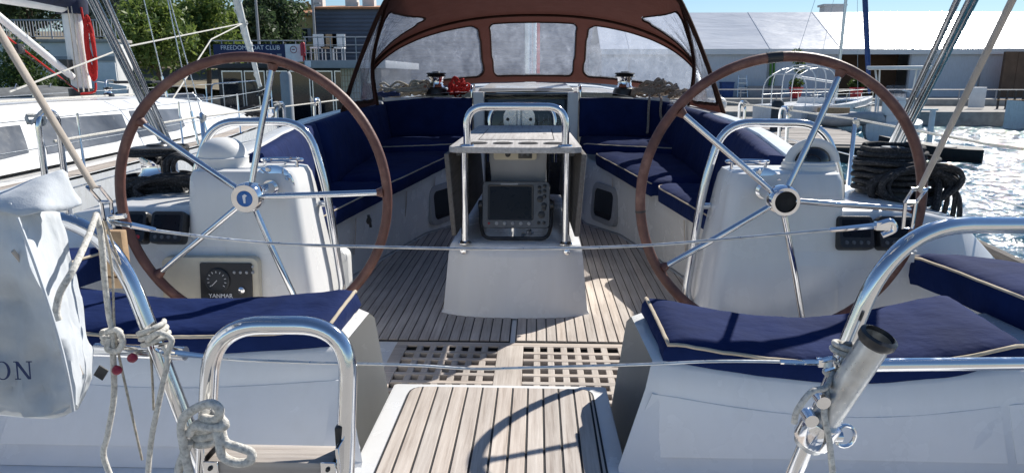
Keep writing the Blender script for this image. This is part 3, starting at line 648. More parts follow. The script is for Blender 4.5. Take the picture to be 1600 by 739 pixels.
mk('mounting_bracket', [stube(fillet([pv(-.185, -.02, -.02), pv(-.182, -.12, .0), Vector((-.16, 3.52, .385)), Vector((.16, 3.52, .385)), pv(.182, -.12, .0), pv(.185, -.02, -.02)], .05), .010, 8)], 'black_plastic', cp)
for s in (1, -1): mk('bracket_knob', slathe([(.024, 0), (.024, .016), (.018, .02)], pv(s * .178, -.0, -.02), (s, 0, 0), 16), 'black_plastic', cp)
pr = Vector((.065, 3.56, .385)); o = mk('crumpled_foil', [stube(catmull([pr + Vector((random.uniform(-.03, .03), random.uniform(-.02, .02), random.uniform(0, .035))) for i in range(9)], 3), .008, 5)], 'alloy'); tag(o, 'small crumpled shiny wrapper lying under the chart plotter', 'wrapper')
# ================================================================== HELMS
def helm(s):
    DX = .032 if s > 0 else 0
    f = (lambda P: [Vector(p) + Vector((DX, 0, 0)) for p in P]) if s > 0 else mir
    side = 'right' if s > 0 else 'left'
    cap = 'with a compass on top' if s > 0 else 'with a white compass cover and engine panel'
    ped = thing('helm_pedestal', f'white {side} helm pedestal {cap}', 'helm pedestal', (s * .9, 2.6, 0), 'helm pedestals')
    # body: tapering upwards, rounded corners
    rows = []
    for z, x0, x1, y0, y1 in ((0, .655, 1.16, 2.33, 2.80), (.45, .695, 1.155, 2.385, 2.74), (.80, .742, 1.14, 2.425, 2.69), (.845, .75, 1.137, 2.432, 2.68), (.868, .76, 1.13, 2.445, 2.668), (.874, .778, 1.11, 2.465, 2.65)):
        P = [(x + (x0 + x1) / 2, y + (y0 + y1) / 2, z) for x, y in rrect(x1 - x0, y1 - y0, .045)]
        rows.append(f(P))
    mk('pedestal_body', sloft(rows, close=True, caps=True), 'gelcoat', ped, smooth=40)
    hub = Vector((s * .84 + .012 + DX, 2.235, .815))
    mk('shaft_flange', [slathe([(.076, 0), (.076, .007), (.062, .012), (.03, .014), (.028, .04)], (hub.x, 2.455, hub.z), (0, -1, 0), 28)], 'chrome', ped)
    for k in range(5):
        a = R(72 * k + 30); mk('flange_bolt', slathe([(.010, 0), (.007, .006)], (hub.x + .064 * math.cos(a), 2.44, hub.z + .064 * math.sin(a)), (0, -1, 0), 10), 'stainless', ped)
    # small cleat-like tray rail on the inboard top
    c0 = Vector((s * .835 + DX, 2.57, .872)); P = [(c0.x + .075 * math.cos(t_), c0.y + .03 * math.sin(t_), .897) for t_ in [2 * math.pi * i / 20 for i in range(20)]]
    mk('cup_ring', [stube(P, .006, 8, closed=True)] + [slathe([(.006, 0), (.006, .027)], (c0.x + dx, c0.y + dy, .870), n=8) for dx, dy in ((-.06, -.018), (.06, -.018), (0, .03))], 'chrome', ped)
    # pedestal guard rail
    gx0, gx1 = .715, 1.16
    G = fillet([(.72, 2.64, .27), (.655, 2.64, .36), (.70, 2.64, .80), (.76, 2.64, 1.03), (1.12, 2.64, 1.03), (1.20, 2.64, .84), (1.21, 2.64, .74)], .10, 8)
    mk('guard_rail', [stube(f(G), .0155, 12)], 'stainless', ped)
    mk('rail_bracket', [slathe([(.012, 0), (.012, .06)], (s * .685 + DX, 2.64, .72), (s, 0, 0), 12), slathe([(.022, 0), (.022, .01)], (s * .735 + DX, 2.64, .72), (s, 0, 0), 14)], 'stainless', ped)
    mk('kick_plate', [sbox((s * .705 + DX, 2.64, .30), (.02, .07, .20))], 'gelcoat_old', ped, bevel=.008)
    # compass
    cc = Vector((s * 1.05 + DX, 2.56, .872))
    if s > 0:
        cm = thing('steering_compass', 'black domed steering compass in a white housing on the right pedestal', 'compass', cc)
        mk('compass_base', [slathe([(.092, 0), (.092, .018), (.087, .024), (.087, .030), (.076, .033)], cc, n=32)], 'white_plastic', cm)
        # hooded ring: half torus standing over the dome
        P = [cc + Vector((.079 * math.cos(t_), -.03, .028 + .068 * math.sin(t_))) for t_ in [math.pi * i / 20 for i in range(21)]]
        mk('compass_hood', [stube(P, .011, 10, flat=1.6)], 'white_plastic', cm)
        mk('compass_dome', [slathe([(.072 * math.cos(t_), .03 + .062 * math.sin(t_)) for t_ in [math.pi / 2 * i / 10 for i in range(11)]], cc, n=28)], 'dark_glass', cm)
        mk('compass_card', [slathe([(.06, .034), (.06, .042), (.03, .046)], cc, n=24)], 'black_plastic', cm)
    else:
        cm = thing('compass_cover', 'white rounded plastic cover over the compass on the left pedestal', 'compass cover', cc)
        mk('cover_dome', [slathe([(.087, 0), (.088, .032), (.09, .036)] + [(.084 * math.cos(t_) ** .8, .039 + .068 * math.sin(t_)) for t_ in [math.pi / 2 * i / 10 for i in range(10)]] + [(.001, .107)], cc, n=32)], 'white_plastic', cm, smooth=50)
    # steering wheel
    wh = thing('helm', f'large {side} steering wheel, brown leather rim and five stainless spokes' + (', blue hub badge' if s < 0 else ', black tape on the rim'), 'steering wheel', hub, 'steering wheels')
    r_ = .446; lean = R(3); ctr = Vector((hub.x + (.004 if s > 0 else 0), 2.262, .812))
    ux = Vector((1, 0, 0)); uz = Vector((0, math.sin(lean), math.cos(lean)))
    rp = lambda a, q: ctr + ux * (q * math.cos(a)) + uz * (q * math.sin(a))
    n = 144
    rim = [rp(2 * math.pi * i / n, r_) for i in range(n)]
    mk('rim', [stube(rim, [.0162 + .0006 * noise.noise(Vector((i * .4, s, 0))) for i in range(n)], 12, closed=True)], 'leather', wh, smooth=60)
    # stitched seam along the inside of the leather
    mk('rim_stitching', [stube([rp(2 * math.pi * i / 260 - .006, r_ - .0135) + Vector((0, -.008, 0)), rp(2 * math.pi * i / 260 + .006, r_ - .0125) + Vector((0, -.0095, 0))], .0011, 4) for i in range(260)], 'leather', wh, smooth=0)
    base = R(2 if s < 0 else -4)
    for k in range(5):
        a = base + R(72 * k + (4 if (s < 0 and k == 1) else 0))
        P = [hub + Vector((.03 * math.cos(a), -.0, .03 * math.sin(a))), hub.lerp(rp(a, r_), .5) + Vector((0, -.006, 0)), rp(a, r_ - .014)]
        mk('spoke', [stube(catmull(P, 5), .0100, 10), ], 'stainless', wh)
        mk('spoke_boot', [stube([rp(a, r_ - .035), rp(a, r_ - .012)], [.0112, .019], 10)], 'leather', wh)
    mk('hub', [slathe([(.022, -.18), (.022, -.02), (.046, -.02), (.05, .0), (.05, .03), (.044, .042), (.034 if s > 0 else .026, .042)], hub, (0, -1, 0), 32, caps=False), ], 'chrome', wh)
    mk('hub_badge' if s < 0 else 'hub_socket', [slathe([(.034 if s > 0 else .026, .030), (.034 if s > 0 else .026, .041 if s < 0 else .034), (.022, .043 if s < 0 else .034)], hub, (0, -1, 0), 24)], 'blue_badge' if s < 0 else 'black_matte', wh)
    if s < 0:
        mk('badge_mark', [sprism([hub + Vector((x, -.0445, z)) for x, z in ((-.003, -.014), (.003, -.014), (.004, .006), (.010, .010), (.002, .016), (-.006, .010))], (0, -.0008, 0))], 'print_white', wh)
    else:
        tp_ = [rp(R(93) + R(6) * i / 5, r_) for i in range(6)]; mk('rim_tape', [stube(tp_, .0177, 12)], 'black_plastic', wh)
        mk('rim_seam', [stube([rp(R(185.0), r_), rp(R(185.8), r_)], .0172, 12)], 'black_plastic', wh)
    return ped
pedR = helm(1); pedL = helm(-1)
# engine panel low on the left pedestal
ep = mk('engine_panel', [sprism([(x - 1.045, 2.3862 + (z) * .12, z + .475) for x, z in rrect(.345, .20, .025)], (0, -.035, 0))], 'cream_plastic', pedL, bevel=.004)
mk('gauge_board', [sprism([(x - .985, 2.3505 + z * .12, z + .485) for x, z in rrect(.185, .145, .006)], (0, -.004, 0))], 'black_plastic', ep)
g0 = Vector((-1.015, 2.346, .497)); ga = Vector((0, -1, .12)).normalized()
mk('rev_counter', [slathe([(.044, 0), (.044, .004), (.040, .006), (.038, .003)], g0, ga, 32)], 'dark_steel', ep)
mk('gauge_tick', [sbox(g0 + ga * .0065 + Vector((.031 * math.cos(R(-40 + 26 * i)), 0, .031 * math.sin(R(-40 + 26 * i)))), (.007, .001, .0018), Matrix.Rotation(-R(-40 + 26 * i), 3, 'Y')) for i in range(11)] + [sbox(g0 + ga * .0065 + Vector((-.009, 0, -.009)), (.028, .001, .0018), Matrix.Rotation(R(-45), 3, 'Y'))], 'print_white', ep)
mk('key_switch', [slathe([(.012, 0), (.012, .008), (.007, .010)], (-.93, 2.346, .462), ga, 18)], 'chrome', ep)
mk('warning_lamp', [slathe([(.006, 0), (.004, .004)], (-.955 + .022 * i, 2.352, .525), ga, 10) for i in range(4)], 'grey_light', ep)
text_mesh('engine_lettering', 'YANMAR', .021, 'print_white', ep, (-1.005, 2.3382, .442), (R(90 - 6.8), 0, 0))
for x in (-1.20, -.89):
    for z in (.385, .545): mk('panel_screw', slathe([(.005, 0), (.003, .003)], (x, 2.345 + (z - .465) * .12, z), ga, 10), 'alloy', ep)
# stowage hook holder beside the left pedestal
o = mk('winch_handle_pocket', [sprism([(x - .80, 3.10, z + .27) for x, z in rrect(.085, .30, .035)], (0, .07, 0)), sprism([(x - .80, 3.085, z + .39) for x, z in rrect(.07, .05, .015)], (0, .02, 0))], 'white_plastic', None, bevel=.01)
tag(o, 'white plastic winch handle pocket on the locker beside the left wheel', 'handle pocket')
# instrument displays on the consoles
for s in (1, -1):
    for k, x in enumerate((1.20, 1.335)):
        side = 'right' if s > 0 else 'left'
        rot = Matrix.Rotation(R(-24), 3, 'X'); c = Vector((s * x, 2.405, .672)); g = lambda P, d: [c + rot @ Vector((u, -d, v)) for u, v in P]
        d_ = thing('instrument_display', f'dark {"inboard" if k == 0 else "outboard"} instrument display on the {side} helm console', 'display', c, 'helm instrument displays')
        mk('display_case', sloft([g(rrect(.118, .112, .014), -.03), g(rrect(.122, .116, .015), .010), g(rrect(.114, .108, .012), .018)], close=True, caps=True), 'black_plastic', d_, smooth=35)
        mk('display_screen', sprism(g([(u, v + .012) for u, v in rrect(.094, .062, .005)], .0182), rot @ Vector((0, -.0008, 0))), 'screen', d_)
        for q in range(4): mk('display_key', slathe([(.007, 0), (.006, .004)], c + rot @ Vector((-.036 + .024 * q, -.018, -.037)), rot @ Vector((0, -1, 0)), 12), 'red_plastic' if (s < 0 and k == 1 and q == 3) else 'grey_plastic', d_)

# small fittings on the lockers
o = mk('locker_latch', [slathe([(.022, 0), (.022, .008), (.012, .016)], PY(582, 344, 4.02) + Vector((-.02, -.02, 0)), (1, -.4, 0), 8), sbox(PY(582, 344, 4.02) + Vector((-.01, -.03, 0)), (.014, .012, .09), Matrix.Rotation(R(30), 3, 'X'))], 'black_plastic'); tag(o, 'black locker latch on the left locker seen through the left wheel', 'latch')
for s in (1, -1):
    c = Vector((s * 1.325, 2.30, .615)); o = mk('cushion_clip', [sbox(c, (.05, .03, .03)), stube([c + Vector((-.03, 0, 0)), c + Vector((-.02, -.02, .03)), c + Vector((.03, -.01, .02))], .006, 6)], 'white_plastic', None, bevel=.006); tag(o, f'white plastic clip beside the {"right" if s > 0 else "left"} quarter cushion', 'clip')
# ================================================================== SPRAYHOOD
hood = thing('sprayhood', 'brown canvas sprayhood with hazy clear windows over the companionway', 'sprayhood', (0, 6.5, .95))
NA = 320
HX = .06     # the hood sits a little to starboard
def arch(a, w_, zb, zt, n, yb, yt):   # a in [-1,1] from left foot over the top to the right foot
    t = math.pi / 2 * (1 - a); c, s_ = math.cos(t), math.sin(t)
    x = w_ * math.copysign(abs(c) ** (2 / n), c); z = zb + (zt - zb) * abs(s_) ** (2 / n)
    return Vector((x + HX, yb + (yt - yb) * (z - zb) / (zt - zb), z))
def hoop(pts, yb, yt):      # half profile (x, z) from the foot to the crown, mirrored
    H = [Vector((x, yb + (yt - yb) * (z - pts[0][1]) / (pts[-1][1] - pts[0][1]), z)) for x, z in pts]
    full = mir(H)[:-1] + list(reversed(H)); full = [q + Vector((HX, 0, 0)) for q in full]
    C_ = resample(catmull(full, 8), 401)
    return lambda a: C_[min(400, max(0, int(round((a + 1) * 200))))]
aft_h = hoop([(1.44, .90), (1.28, 1.28), (1.10, 1.64), (1.00, 1.77), (.82, 1.86), (.45, 1.93), (0, 1.95)], 5.34, 5.25)
mid_h = hoop([(1.31, .96), (1.335, 1.23), (1.30, 1.45), (1.17, 1.82), (1.03, 1.93), (.6, 2.0), (0, 2.02)], 6.05, 5.95)
fro_h = lambda a: arch(a, 1.62, .98, 1.78, 2.25, 6.75, 7.05)
def foot(a):     # where the front panel meets the coachroof
    x = 1.62 * math.sin(math.pi / 2 * a); k = 1 - (abs(x) / 1.62) ** 2.6
    return Vector((x + HX, 6.78 + 1.25 * k, .98 + .15 * k))
def by_arc(h):
    P = [h(-1 + 2 * i / 400) for i in range(401)]; return resample(P, NA + 1)
FH, MH, AH, FT = by_arc(fro_h), by_arc(mid_h), by_arc(aft_h), by_arc(foot)
def panel(P0, P1, nv, inside, bow=0.0):
    """grid between two curves; cells for which inside(x01,v01) names a window go to that window"""
    rows = [[P0[i].lerp(P1[i], j / nv) + Vector((0, 0, bow * math.sin(math.pi * j / nv))) + Vector((0, 0, -.004 * abs(math.sin(i * .175)) * math.sin(math.pi * j / nv))) for i in range(NA + 1)] for j in range(nv + 1)]
    V = [p for r in rows for p in r]; can = []; win = {}
    for j in range(nv):
        for i in range(NA):
            q = (j * (NA + 1) + i, j * (NA + 1) + i + 1, (j + 1) * (NA + 1) + i + 1, (j + 1) * (NA + 1) + i)
            c = (V[q[0]] + V[q[2]]) / 2; k = inside(c, (i + .5) / NA, (j + .5) / nv)
            (win.setdefault(k, []) if k else can).append(q)
    return V, can, win
def sub(V, F, push=Vector((0, 0, 0))):
    idx = {}; W = []
    G = []
    for q in F:
        r = []
        for i in q:
            if i not in idx: idx[i] = len(W); W.append(V[i] + push)
            r.append(idx[i])
        G.append(tuple(r))
    return W, G
def edge_loop(F, V):
    """boundary of a set of quads as an ordered, smoothed loop"""
    e = {}
    for q in F:
        for a, b in zip(q, q[1:] + q[:1]): e[(a, b)] = 1
    nx = {a: b for (a, b) in e if (b, a) not in e}
    st = next(iter(nx)); L_ = [st]; c = nx[st]
    while c != st and len(L_) < 5000: L_.append(c); c = nx.get(c, st)
    P = [V[i] for i in L_]
    for _ in range(4): P = [(P[i - 1] + P[i] * 2 + P[(i + 1) % len(P)]) / 4 for i in range(len(P))]
    return P
def rr(u, v, cu, cv, hu, hv, r):   # rounded rectangle test
    du, dv = abs(u - cu) - hu + r, abs(v - cv) - hv + r
    return (max(du, 0) ** 2 + max(dv, 0) ** 2) ** .5 + min(max(du, dv), 0) < r
def front_win(c, u, v):
    # windows measured on the panel: lateral position c.x, height fraction v
    x = c.x - HX
    if rr(x, v, 0.0, .50, .43, .385, .06): return 'middle'
    for sgn, nm in ((1, 'right'), (-1, 'left')):
        X = x * sgn
        if X > .535 and .115 < v < .885 and X < 1.75:
            d = rr(X, v, 1.30, .50, .765, .385, .09)
            if d: return nm
    return None
V, can, win = panel(FT, FH, 44, front_win)
mk('front_canvas', sub(V, can), 'sprayhood_canvas', hood, smooth=60)
lab = {'middle': 'central', 'left': 'left', 'right': 'right'}
for k, F in win.items():
    # let the sheet run under the canvas edge
    wv = sub(V, F, Vector((0, -.003, 0))); wo = mk('front_window', wv, 'clear_vinyl', hood, smooth=60)
    wo['label'] = f'hazy clear {lab[k]} front window of the sprayhood'
    mk('window_binding', stube(edge_loop(F, V), .016, 6, closed=True, flat=.4), 'binding_canvas', wo, smooth=60)
def side_win(c, u, v):
    for sgn, nm in ((1, 'right'), (-1, 'left')):
        z = c.z
        if c.x * sgn > .5 and 1.12 < z < 1.72 and rr(v, z, .50, 1.42, .36, .30, .10): return nm
    return None
V, can, win = panel(FH, MH, 30, side_win, .015)
mk('roof_canvas', sub(V, can), 'sprayhood_canvas', hood, smooth=60)
for k, F in win.items():
    wo = mk('side_window', sub(V, F), 'clear_vinyl', hood, smooth=60); wo['label'] = f'clear {k} side window between the sprayhood hoops'
    mk('window_binding', stube(edge_loop(F, V), .014, 6, closed=True, flat=.4), 'binding_canvas', wo, smooth=60)
def wing_win(c, u, v):
    for sgn, nm in ((1, 'right'), (-1, 'left')):
        if c.x * sgn > .5 and .99 < c.z < 1.70 and .10 < v < .90 and rr(v, c.z, .5, 1.33, .40, .37, .08): return nm
    return None
V, can, win = panel(MH, AH, 30, wing_win, .01)
mk('aft_canvas', sub(V, can), 'sprayhood_canvas', hood, smooth=60)
for k, F in win.items():
    wo = mk('wing_window', sub(V, F), 'clear_vinyl', hood, smooth=60); wo['label'] = f'clear {k} aft wing window of the sprayhood'
    mk('window_binding', stube(edge_loop(F, V), .014, 6, closed=True, flat=.4), 'binding_canvas', wo, smooth=60)
for P, r_, m_ in ((AH, .013, 'binding_canvas'), (MH, .015, 'binding_canvas'), (FH, .013, 'binding_canvas')):
    mk('hood_hoop', stube([p + Vector((0, -.006, -.02)) for p in P[1:-1]], r_, 8), m_, hood, smooth=60)
mk('aft_hem', stube([p + Vector((0, -.004, .004)) for p in AH[2:-2]], .02, 6, flat=.5), 'binding_canvas', hood, smooth=60)
# ================================================================== WINCHES AND ROPES
def winch(name, label, c, r_, h, group):
    w_ = thing(name, label, 'winch', c, group)
    mk('winch_base', slathe([(r_ * 1.35, 0), (r_ * 1.35, h * .10), (r_ * 1.18, h * .30), (r_ * .92, h * .36)], c, n=28), 'black_plastic', w_, smooth=40)
    mk('winch_drum', slathe([(r_ * .95, h * .36), (r_ * .80, h * .44), (r_ * .80, h * .70), (r_ * .92, h * .78)], c, n=28), 'chrome', w_, smooth=40)
    mk('self_tailer', slathe([(r_ * 1.12, h * .78), (r_ * 1.18, h * .81), (r_ * .95, h * .86), (r_ * 1.18, h * .91), (r_ * 1.1, h * .95), (r_ * .5, h * .97), (r_ * .45, h), (r_ * .2, h)], c, n=28), 'black_plastic', w_, smooth=40)
    return w_
def coil(name, label, cat, loops, mat, r_, seed, tail=None, group=None):
    """a heap of rope: each loop is (centre, radius x, radius y, tilt, turns)"""
    rnd = random.Random(seed); P = []
    for (c, rx, ry, tilt, turns, jit) in loops:
        ph = rnd.uniform(0, 6.28); n = int(14 * turns)
        for i in range(n):
            t = ph + 2 * math.pi * i / 14; k = 1 + rnd.uniform(-.12, .12)
            P.append(Vector(c) + Vector((rx * k * math.cos(t), ry * k * math.sin(t), tilt * math.cos(t + 1) + rnd.uniform(-jit, jit) + jit * 1.5 * i / n)))
    sh = [stube(catmull(P, 3), r_, 6)]
    if tail: sh += [stube(catmull(q, 5), r_, 6) for q in tail]
    o = mk(name, sh, mat, None, smooth=60); return tag(o, label, cat, group)
wl, wr_ = Vector((-.86, 6.86, 1.01)), Vector((.93, 6.86, 1.01))
winch('winch', 'black and chrome winch on the coachroof left of the companionway', wl, .082, .225, 'coachroof winches')
winch('winch', 'black and chrome winch on the coachroof right of the companionway', wr_, .082, .225, 'coachroof winches')
coil('rope_heap', 'tan rope heaped beside the left coachroof winch', 'rope', [((-1.12, 6.75, 1.035), .17, .10, .02, 4, .02), ((-1.25, 6.8, 1.05), .14, .10, .03, 3, .03), ((-1.02, 6.8, 1.06), .10, .12, .05, 3, .03)], 'rope_tan', .011, 3)
coil('rope_heap', 'bright red rope heaped right of the left coachroof winch', 'rope', [((-.64, 6.85, 1.04), .10, .10, .03, 4, .03), ((-.66, 6.8, 1.07), .07, .08, .05, 3, .04)], 'rope_red', .011, 4)
coil('rope_heap', 'brown and grey rope heap beside the right coachroof winch', 'rope', [((1.14, 6.74, 1.035), .14, .10, .02, 5, .025), ((1.28, 6.7, 1.04), .12, .10, .03, 4, .03), ((1.18, 6.78, 1.08), .11, .1, .04, 4, .03), ((1.4, 6.65, 1.02), .08, .1, .03, 3, .02)], 'rope_brown', .012, 5,
     tail=[[(1.12, 6.55, 1.02), (1.10, 6.40, 1.01), (1.09, 6.36, .9), (1.09, 6.35, .76), (1.08, 6.32, .70)], [(1.2, 6.55, 1.03), (1.2, 6.38, 1.0), (1.19, 6.33, .88), (1.21, 6.33, .80)]])
coil('rope_heap', 'navy rope tail lying below the left coachroof winch', 'rope', [((-1.3, 6.66, 1.02), .11, .05, .01, 3, .01)], 'rope_blue', .012, 6)
pl_, pr_ = Vector((-1.47, 2.88, .722)), Vector((1.53, 2.88, .722))
winch('primary_winch', 'large chrome primary winch wrapped in black rope by the left wheel', pl_, .088, .20, 'primary winches')
winch('primary_winch', 'large primary winch buried in black rope by the right wheel', pr_, .09, .20, 'primary winches')
def winch_rope(label, c, seed, big):
    rnd = random.Random(seed); sh = []; r_ = .0095
    def ring(cen, rx, ry, turns, dz, ph=0, jit=.004):
        n = int(turns * 16); return [Vector(cen) + Vector(((rx + rnd.uniform(-jit, jit)) * math.cos(ph + 6.283 * i / 16), (ry + rnd.uniform(-jit, jit)) * math.sin(ph + 6.283 * i / 16), dz * i / 16 + rnd.uniform(-jit, jit) * .5)) for i in range(n)]
    def hang(cen, a, b, lean, y, ph):   # an upright hanging loop seen from aft
        k = 18; return [Vector(cen) + Vector((a * math.cos(6.283 * i / k) + lean * math.sin(6.283 * i / k), y + .02 * math.cos(6.283 * i / k + ph) + rnd.uniform(-.004, .004), b * math.sin(6.283 * i / k) * (1.12 if math.sin(6.283 * i / k) < 0 else .9))) for i in range(k)]
    if big:
        sh.append(stube(catmull(ring(c + Vector((0, 0, .05)), .118, .118, 7, .0185), 3), r_, 7)); sh.append(stube(catmull(ring(c + Vector((.01, -.02, .03)), .15, .135, 5, .026, 1, .008), 3), r_, 7))
        sh.append(stube(catmull(ring(c + Vector((0, 0, .175)), .105, .105, 2.5, .012), 3), r_, 7))
        for k in range(9): sh.append(stube(catmull(hang(c + Vector((.0 + .005 * k, -.13, .055 + .004 * k)), .13 + .008 * (k % 4), .062 + .006 * (k % 3), .02, -.008 * k, k), 3, True), r_, 7, closed=True))
        for k in range(5): sh.append(stube(catmull(hang(c + Vector((.09 + .007 * k, -.10, .055 - .010 * k)), .046 + .005 * k, .085 + .008 * k, -.03, -.016 * k, k), 3, True), r_, 7, closed=True))
    else:
        sh.append(stube(catmull(ring(c + Vector((0, 0, .155)), .112, .112, 2.4, .014), 3), r_, 7)); sh.append(stube(catmull(ring(c + Vector((.01, -.01, .012)), .14, .13, 4, .017, 1, .008), 3), r_, 7))
        for k in range(7): sh.append(stube(catmull(hang(c + Vector((.05 + .016 * k, -.13, .022 + .004 * k)), .13 + .007 * (k % 4), .045 + .007 * (k % 3), .015, -.008 * k, k), 3, True), r_, 7, closed=True))
        for k in range(3): sh.append(stube(catmull(hang(c + Vector((.15 + .02 * k, -.10, .09 - .01 * k)), .06, .085 + .008 * k, -.02, -.016 * k, k), 3, True), r_, 7, closed=True))
    return tag(mk('rope_coil', sh, 'rope_black', None, smooth=60), label, 'rope', 'black rope coils')
winch_rope('black rope coil wound on and around the left primary winch', pl_, 11, False)
o = winch_rope('big black rope coil piled over the right primary winch', pr_, 12, True)
# black sheet hanging over the quarter behind the right winch coil
o = mk('rope_tail', [stube(catmull([PY(1440, 262, 2.78), PY(1466, 285, 2.72), PY(1462, 330, 2.66), PY(1468, 360, 2.6), PY(1484, 394, 2.5)], 5), .013, 6)], 'rope_black'); tag(o, 'loose black rope tail hanging over the right quarter deck', 'rope')
# ================================================================== BIMINI FRAME (folded back over the camera)
bf = thing('folded_bimini', 'stainless tubes of the folded bimini frame rising either side of the cockpit', 'bimini frame', (0, 2.8, .75))
for s in (1, -1):
    b = Vector((s * 1.66, 3.18, .80)) if s > 0 else Vector((-1.66, 3.30, .88))
    e = PX(1515, 0, 1.66) if s > 0 else PX(148, 0, -1.66)
    d = (e - b)
    for k, (dx, dy) in enumerate(((0, 0), (-.03, .012), (.026, -.016))):
        q = Vector((dx * s, dy, .02 * k)); mk('bimini_tube', stube([b + q * .6, b + d + q, b + d * 4.2 + q * 1.2], .0120, 12), 'bundle_alloy', bf)
    mk('bimini_hinge', [slathe([(.03, 0), (.03, .02), (.02, .03)], b - Vector((0, 0, .08)), n=14), sbox(b + Vector((0, 0, -.02)), (.05, .07, .06))], 'stainless', bf, bevel=.004)
b1, b2 = (Vector((-1.66, 3.30, .88)) + (PX(148, 0, -1.66) - Vector((-1.66, 3.30, .88))) * 4.2), (Vector((1.66, 3.18, .80)) + (PX(1515, 0, 1.66) - Vector((1.66, 3.18, .80))) * 4.2)
mk('bimini_bow', stube(catmull([b1, b1 + Vector((.3, -.3, .25)), b2 + Vector((-.3, -.3, .25)), b2], 8), .0135, 10), 'stainless', bf)
# straps from the pushpit corners up to the frame
for s, c, e in ((1, PY(1437, 296, 1.08), PY(1582, 0, .86)), (-1, PY(146, 292, 1.06), PY(0, 52, .9))):
    side = 'right' if s > 0 else 'left'
    st = thing('bimini_strap', f'tan webbing strap running up and outwards from the {side} stern rail', 'strap', c, 'bimini straps')
    d = e - c; mk('webbing', stube([c + Vector((0, 0, .0)), c + d * .5, c + d * 1.8], .0075, 8, flat=.4), 'webbing', st)
    q = c - d.normalized() * .05
    mk('strap_buckle', [stube([c + Vector((-.010, 0, 0)), c + Vector((.010, 0, 0)), q + Vector((.009, 0, .012)), q + Vector((-.009, 0, .012))], .0028, 6, closed=True)], 'chrome', st)
    mk('shackle', [stube([q + Vector((-.008, 0, .012)), q + Vector((.008, 0, .012)), q + Vector((.007, 0, -.03)), q + Vector((-.007, 0, -.03))], .0030, 6, closed=True)], 'chrome', st)
# ================================================================== STERN RAILS
pp = {}
for s in (1, -1):
    side = 'right' if s > 0 else 'left'; sg = Vector((s, 1, 1))
    corner = PY(1400, 352, 1.10) if s > 0 else PY(165, 338, 1.10)
    rail = thing('stern_rail', f'polished stainless stern rail on the {side}, ' + ('with a rod holder clamped to it' if s > 0 else 'with ropes tied to it'), 'stern rail', (corner.x, corner.y, .3), 'stern rails')
    foot_ = PY(1232, 760, 1.12) if s > 0 else PY(330, 760, 1.08)
    outp = PY(1760, 352, 1.25) if s > 0 else PY(-160, 352, 1.25)
    knee = corner + Vector((s * .03, 0, 0.004))
    P = [foot_, corner, outp + Vector((0, 0, 0))]
    mk('top_rail', stube(fillet(P, .14, 12), .0138, 14), 'stainless', rail)
    pst = foot_.lerp(corner, .52 if s > 0 else .50)
    mr0 = PY(1330, 570, 1.115) if s > 0 else PY(150, 546, 1.10)
    mr1 = PY(1780, 566, 1.25) if s > 0 else PY(290, 552, 1.09)
    mk('middle_rail', stube([mr0, mr1], .0118, 12), 'stainless', rail); pp[s] = (corner, foot_, mr0, mr1)
# galvanised rod holder on the right rail
a, b = PY(1262, 694, 1.09), PY(1372, 528, 1.03); ax = (b - a).normalized(); L_ = (b - a).length
rh = thing('rod_holder', 'galvanised tubular fishing rod holder clamped to the right stern rail', 'rod holder', a)
mk('holder_tube', [slathe([(.0235, 0), (.0235, L_), (.0205, L_), (.0205, .02)], a, ax, 24, caps=True)], 'galvanised', rh)
mk('holder_lip', [slathe([(.0240, L_ - .012), (.0285, L_ - .006), (.0285, L_ + .004), (.0225, L_ + .007), (.0205, L_ - .004)], a, ax, 24, caps=False)], 'black_plastic', rh, smooth=50)
mk('holder_bore', [slathe([(.0207, L_ - .03), (.0207, L_ - .028)], a, ax, 20)], 'black_matte', rh)
mk('holder_clamp', [slathe([(.030, .012), (.031, .016), (.031, .055), (.030, .058)], a, ax, 24, caps=True)], 'stainless', rh, smooth=50)
for k, h in ((0, .07), (1, .11)):
    q = a + ax * h + Vector((-.034, -.012, .0)); mk('clamp_lug', [slathe([(.011, -.012), (.011, .012)], q, (0, 1, .1), 14)], 'stainless', rh)
q = a + ax * .035 + Vector((.040, -.012, -.004)); mk('clamp_ring', [stube([q + Vector((.016 * math.cos(t) , 0, .019 * math.sin(t))) for t in [2 * math.pi * i / 16 for i in range(16)]], .0032, 6, closed=True), slathe([(.010, 0), (.010, .02)], q + Vector((-.026, 0, 0)), (1, 0, 0), 12)], 'stainless', rh)
def lashing(name, label, pts, r_, mat='rope_white', cat='rope'):
    o = mk(name, [stube(catmull(P, 5), r_, 8) for P in pts], mat, None, smooth=60); return tag(o, label, cat)
def wrap(c, ax, rad, turns, pitch, n=10):
    ax = Vector(ax).normalized(); u = ax.orthogonal().normalized(); v = ax.cross(u)
    return [Vector(c) + ax * (pitch * i / n) + (u * math.cos(2 * math.pi * i / n) + v * math.sin(2 * math.pi * i / n)) * rad for i in range(int(turns * n) + 1)]
q = PY(1302, 582, 1.075); axr = (pp[1][0] - pp[1][1]).normalized()
lashing('lashing_rope', 'thin white cord lashing the rod holder to the right stern rail', [wrap(PY(1310, 590, 1.10), axr, .022, 2.5, .008), [q, PY(1290, 605, 1.05), PY(1268, 612, 1.04), PY(1246, 640, 1.04), PY(1241, 660, 1.045)], [q, PY(1288, 640, 1.045), PY(1296, 690, 1.04), PY(1303, 760, 1.04)], wrap(PY(1318, 553, 1.10), axr, .019, 2, .01)], .0050)
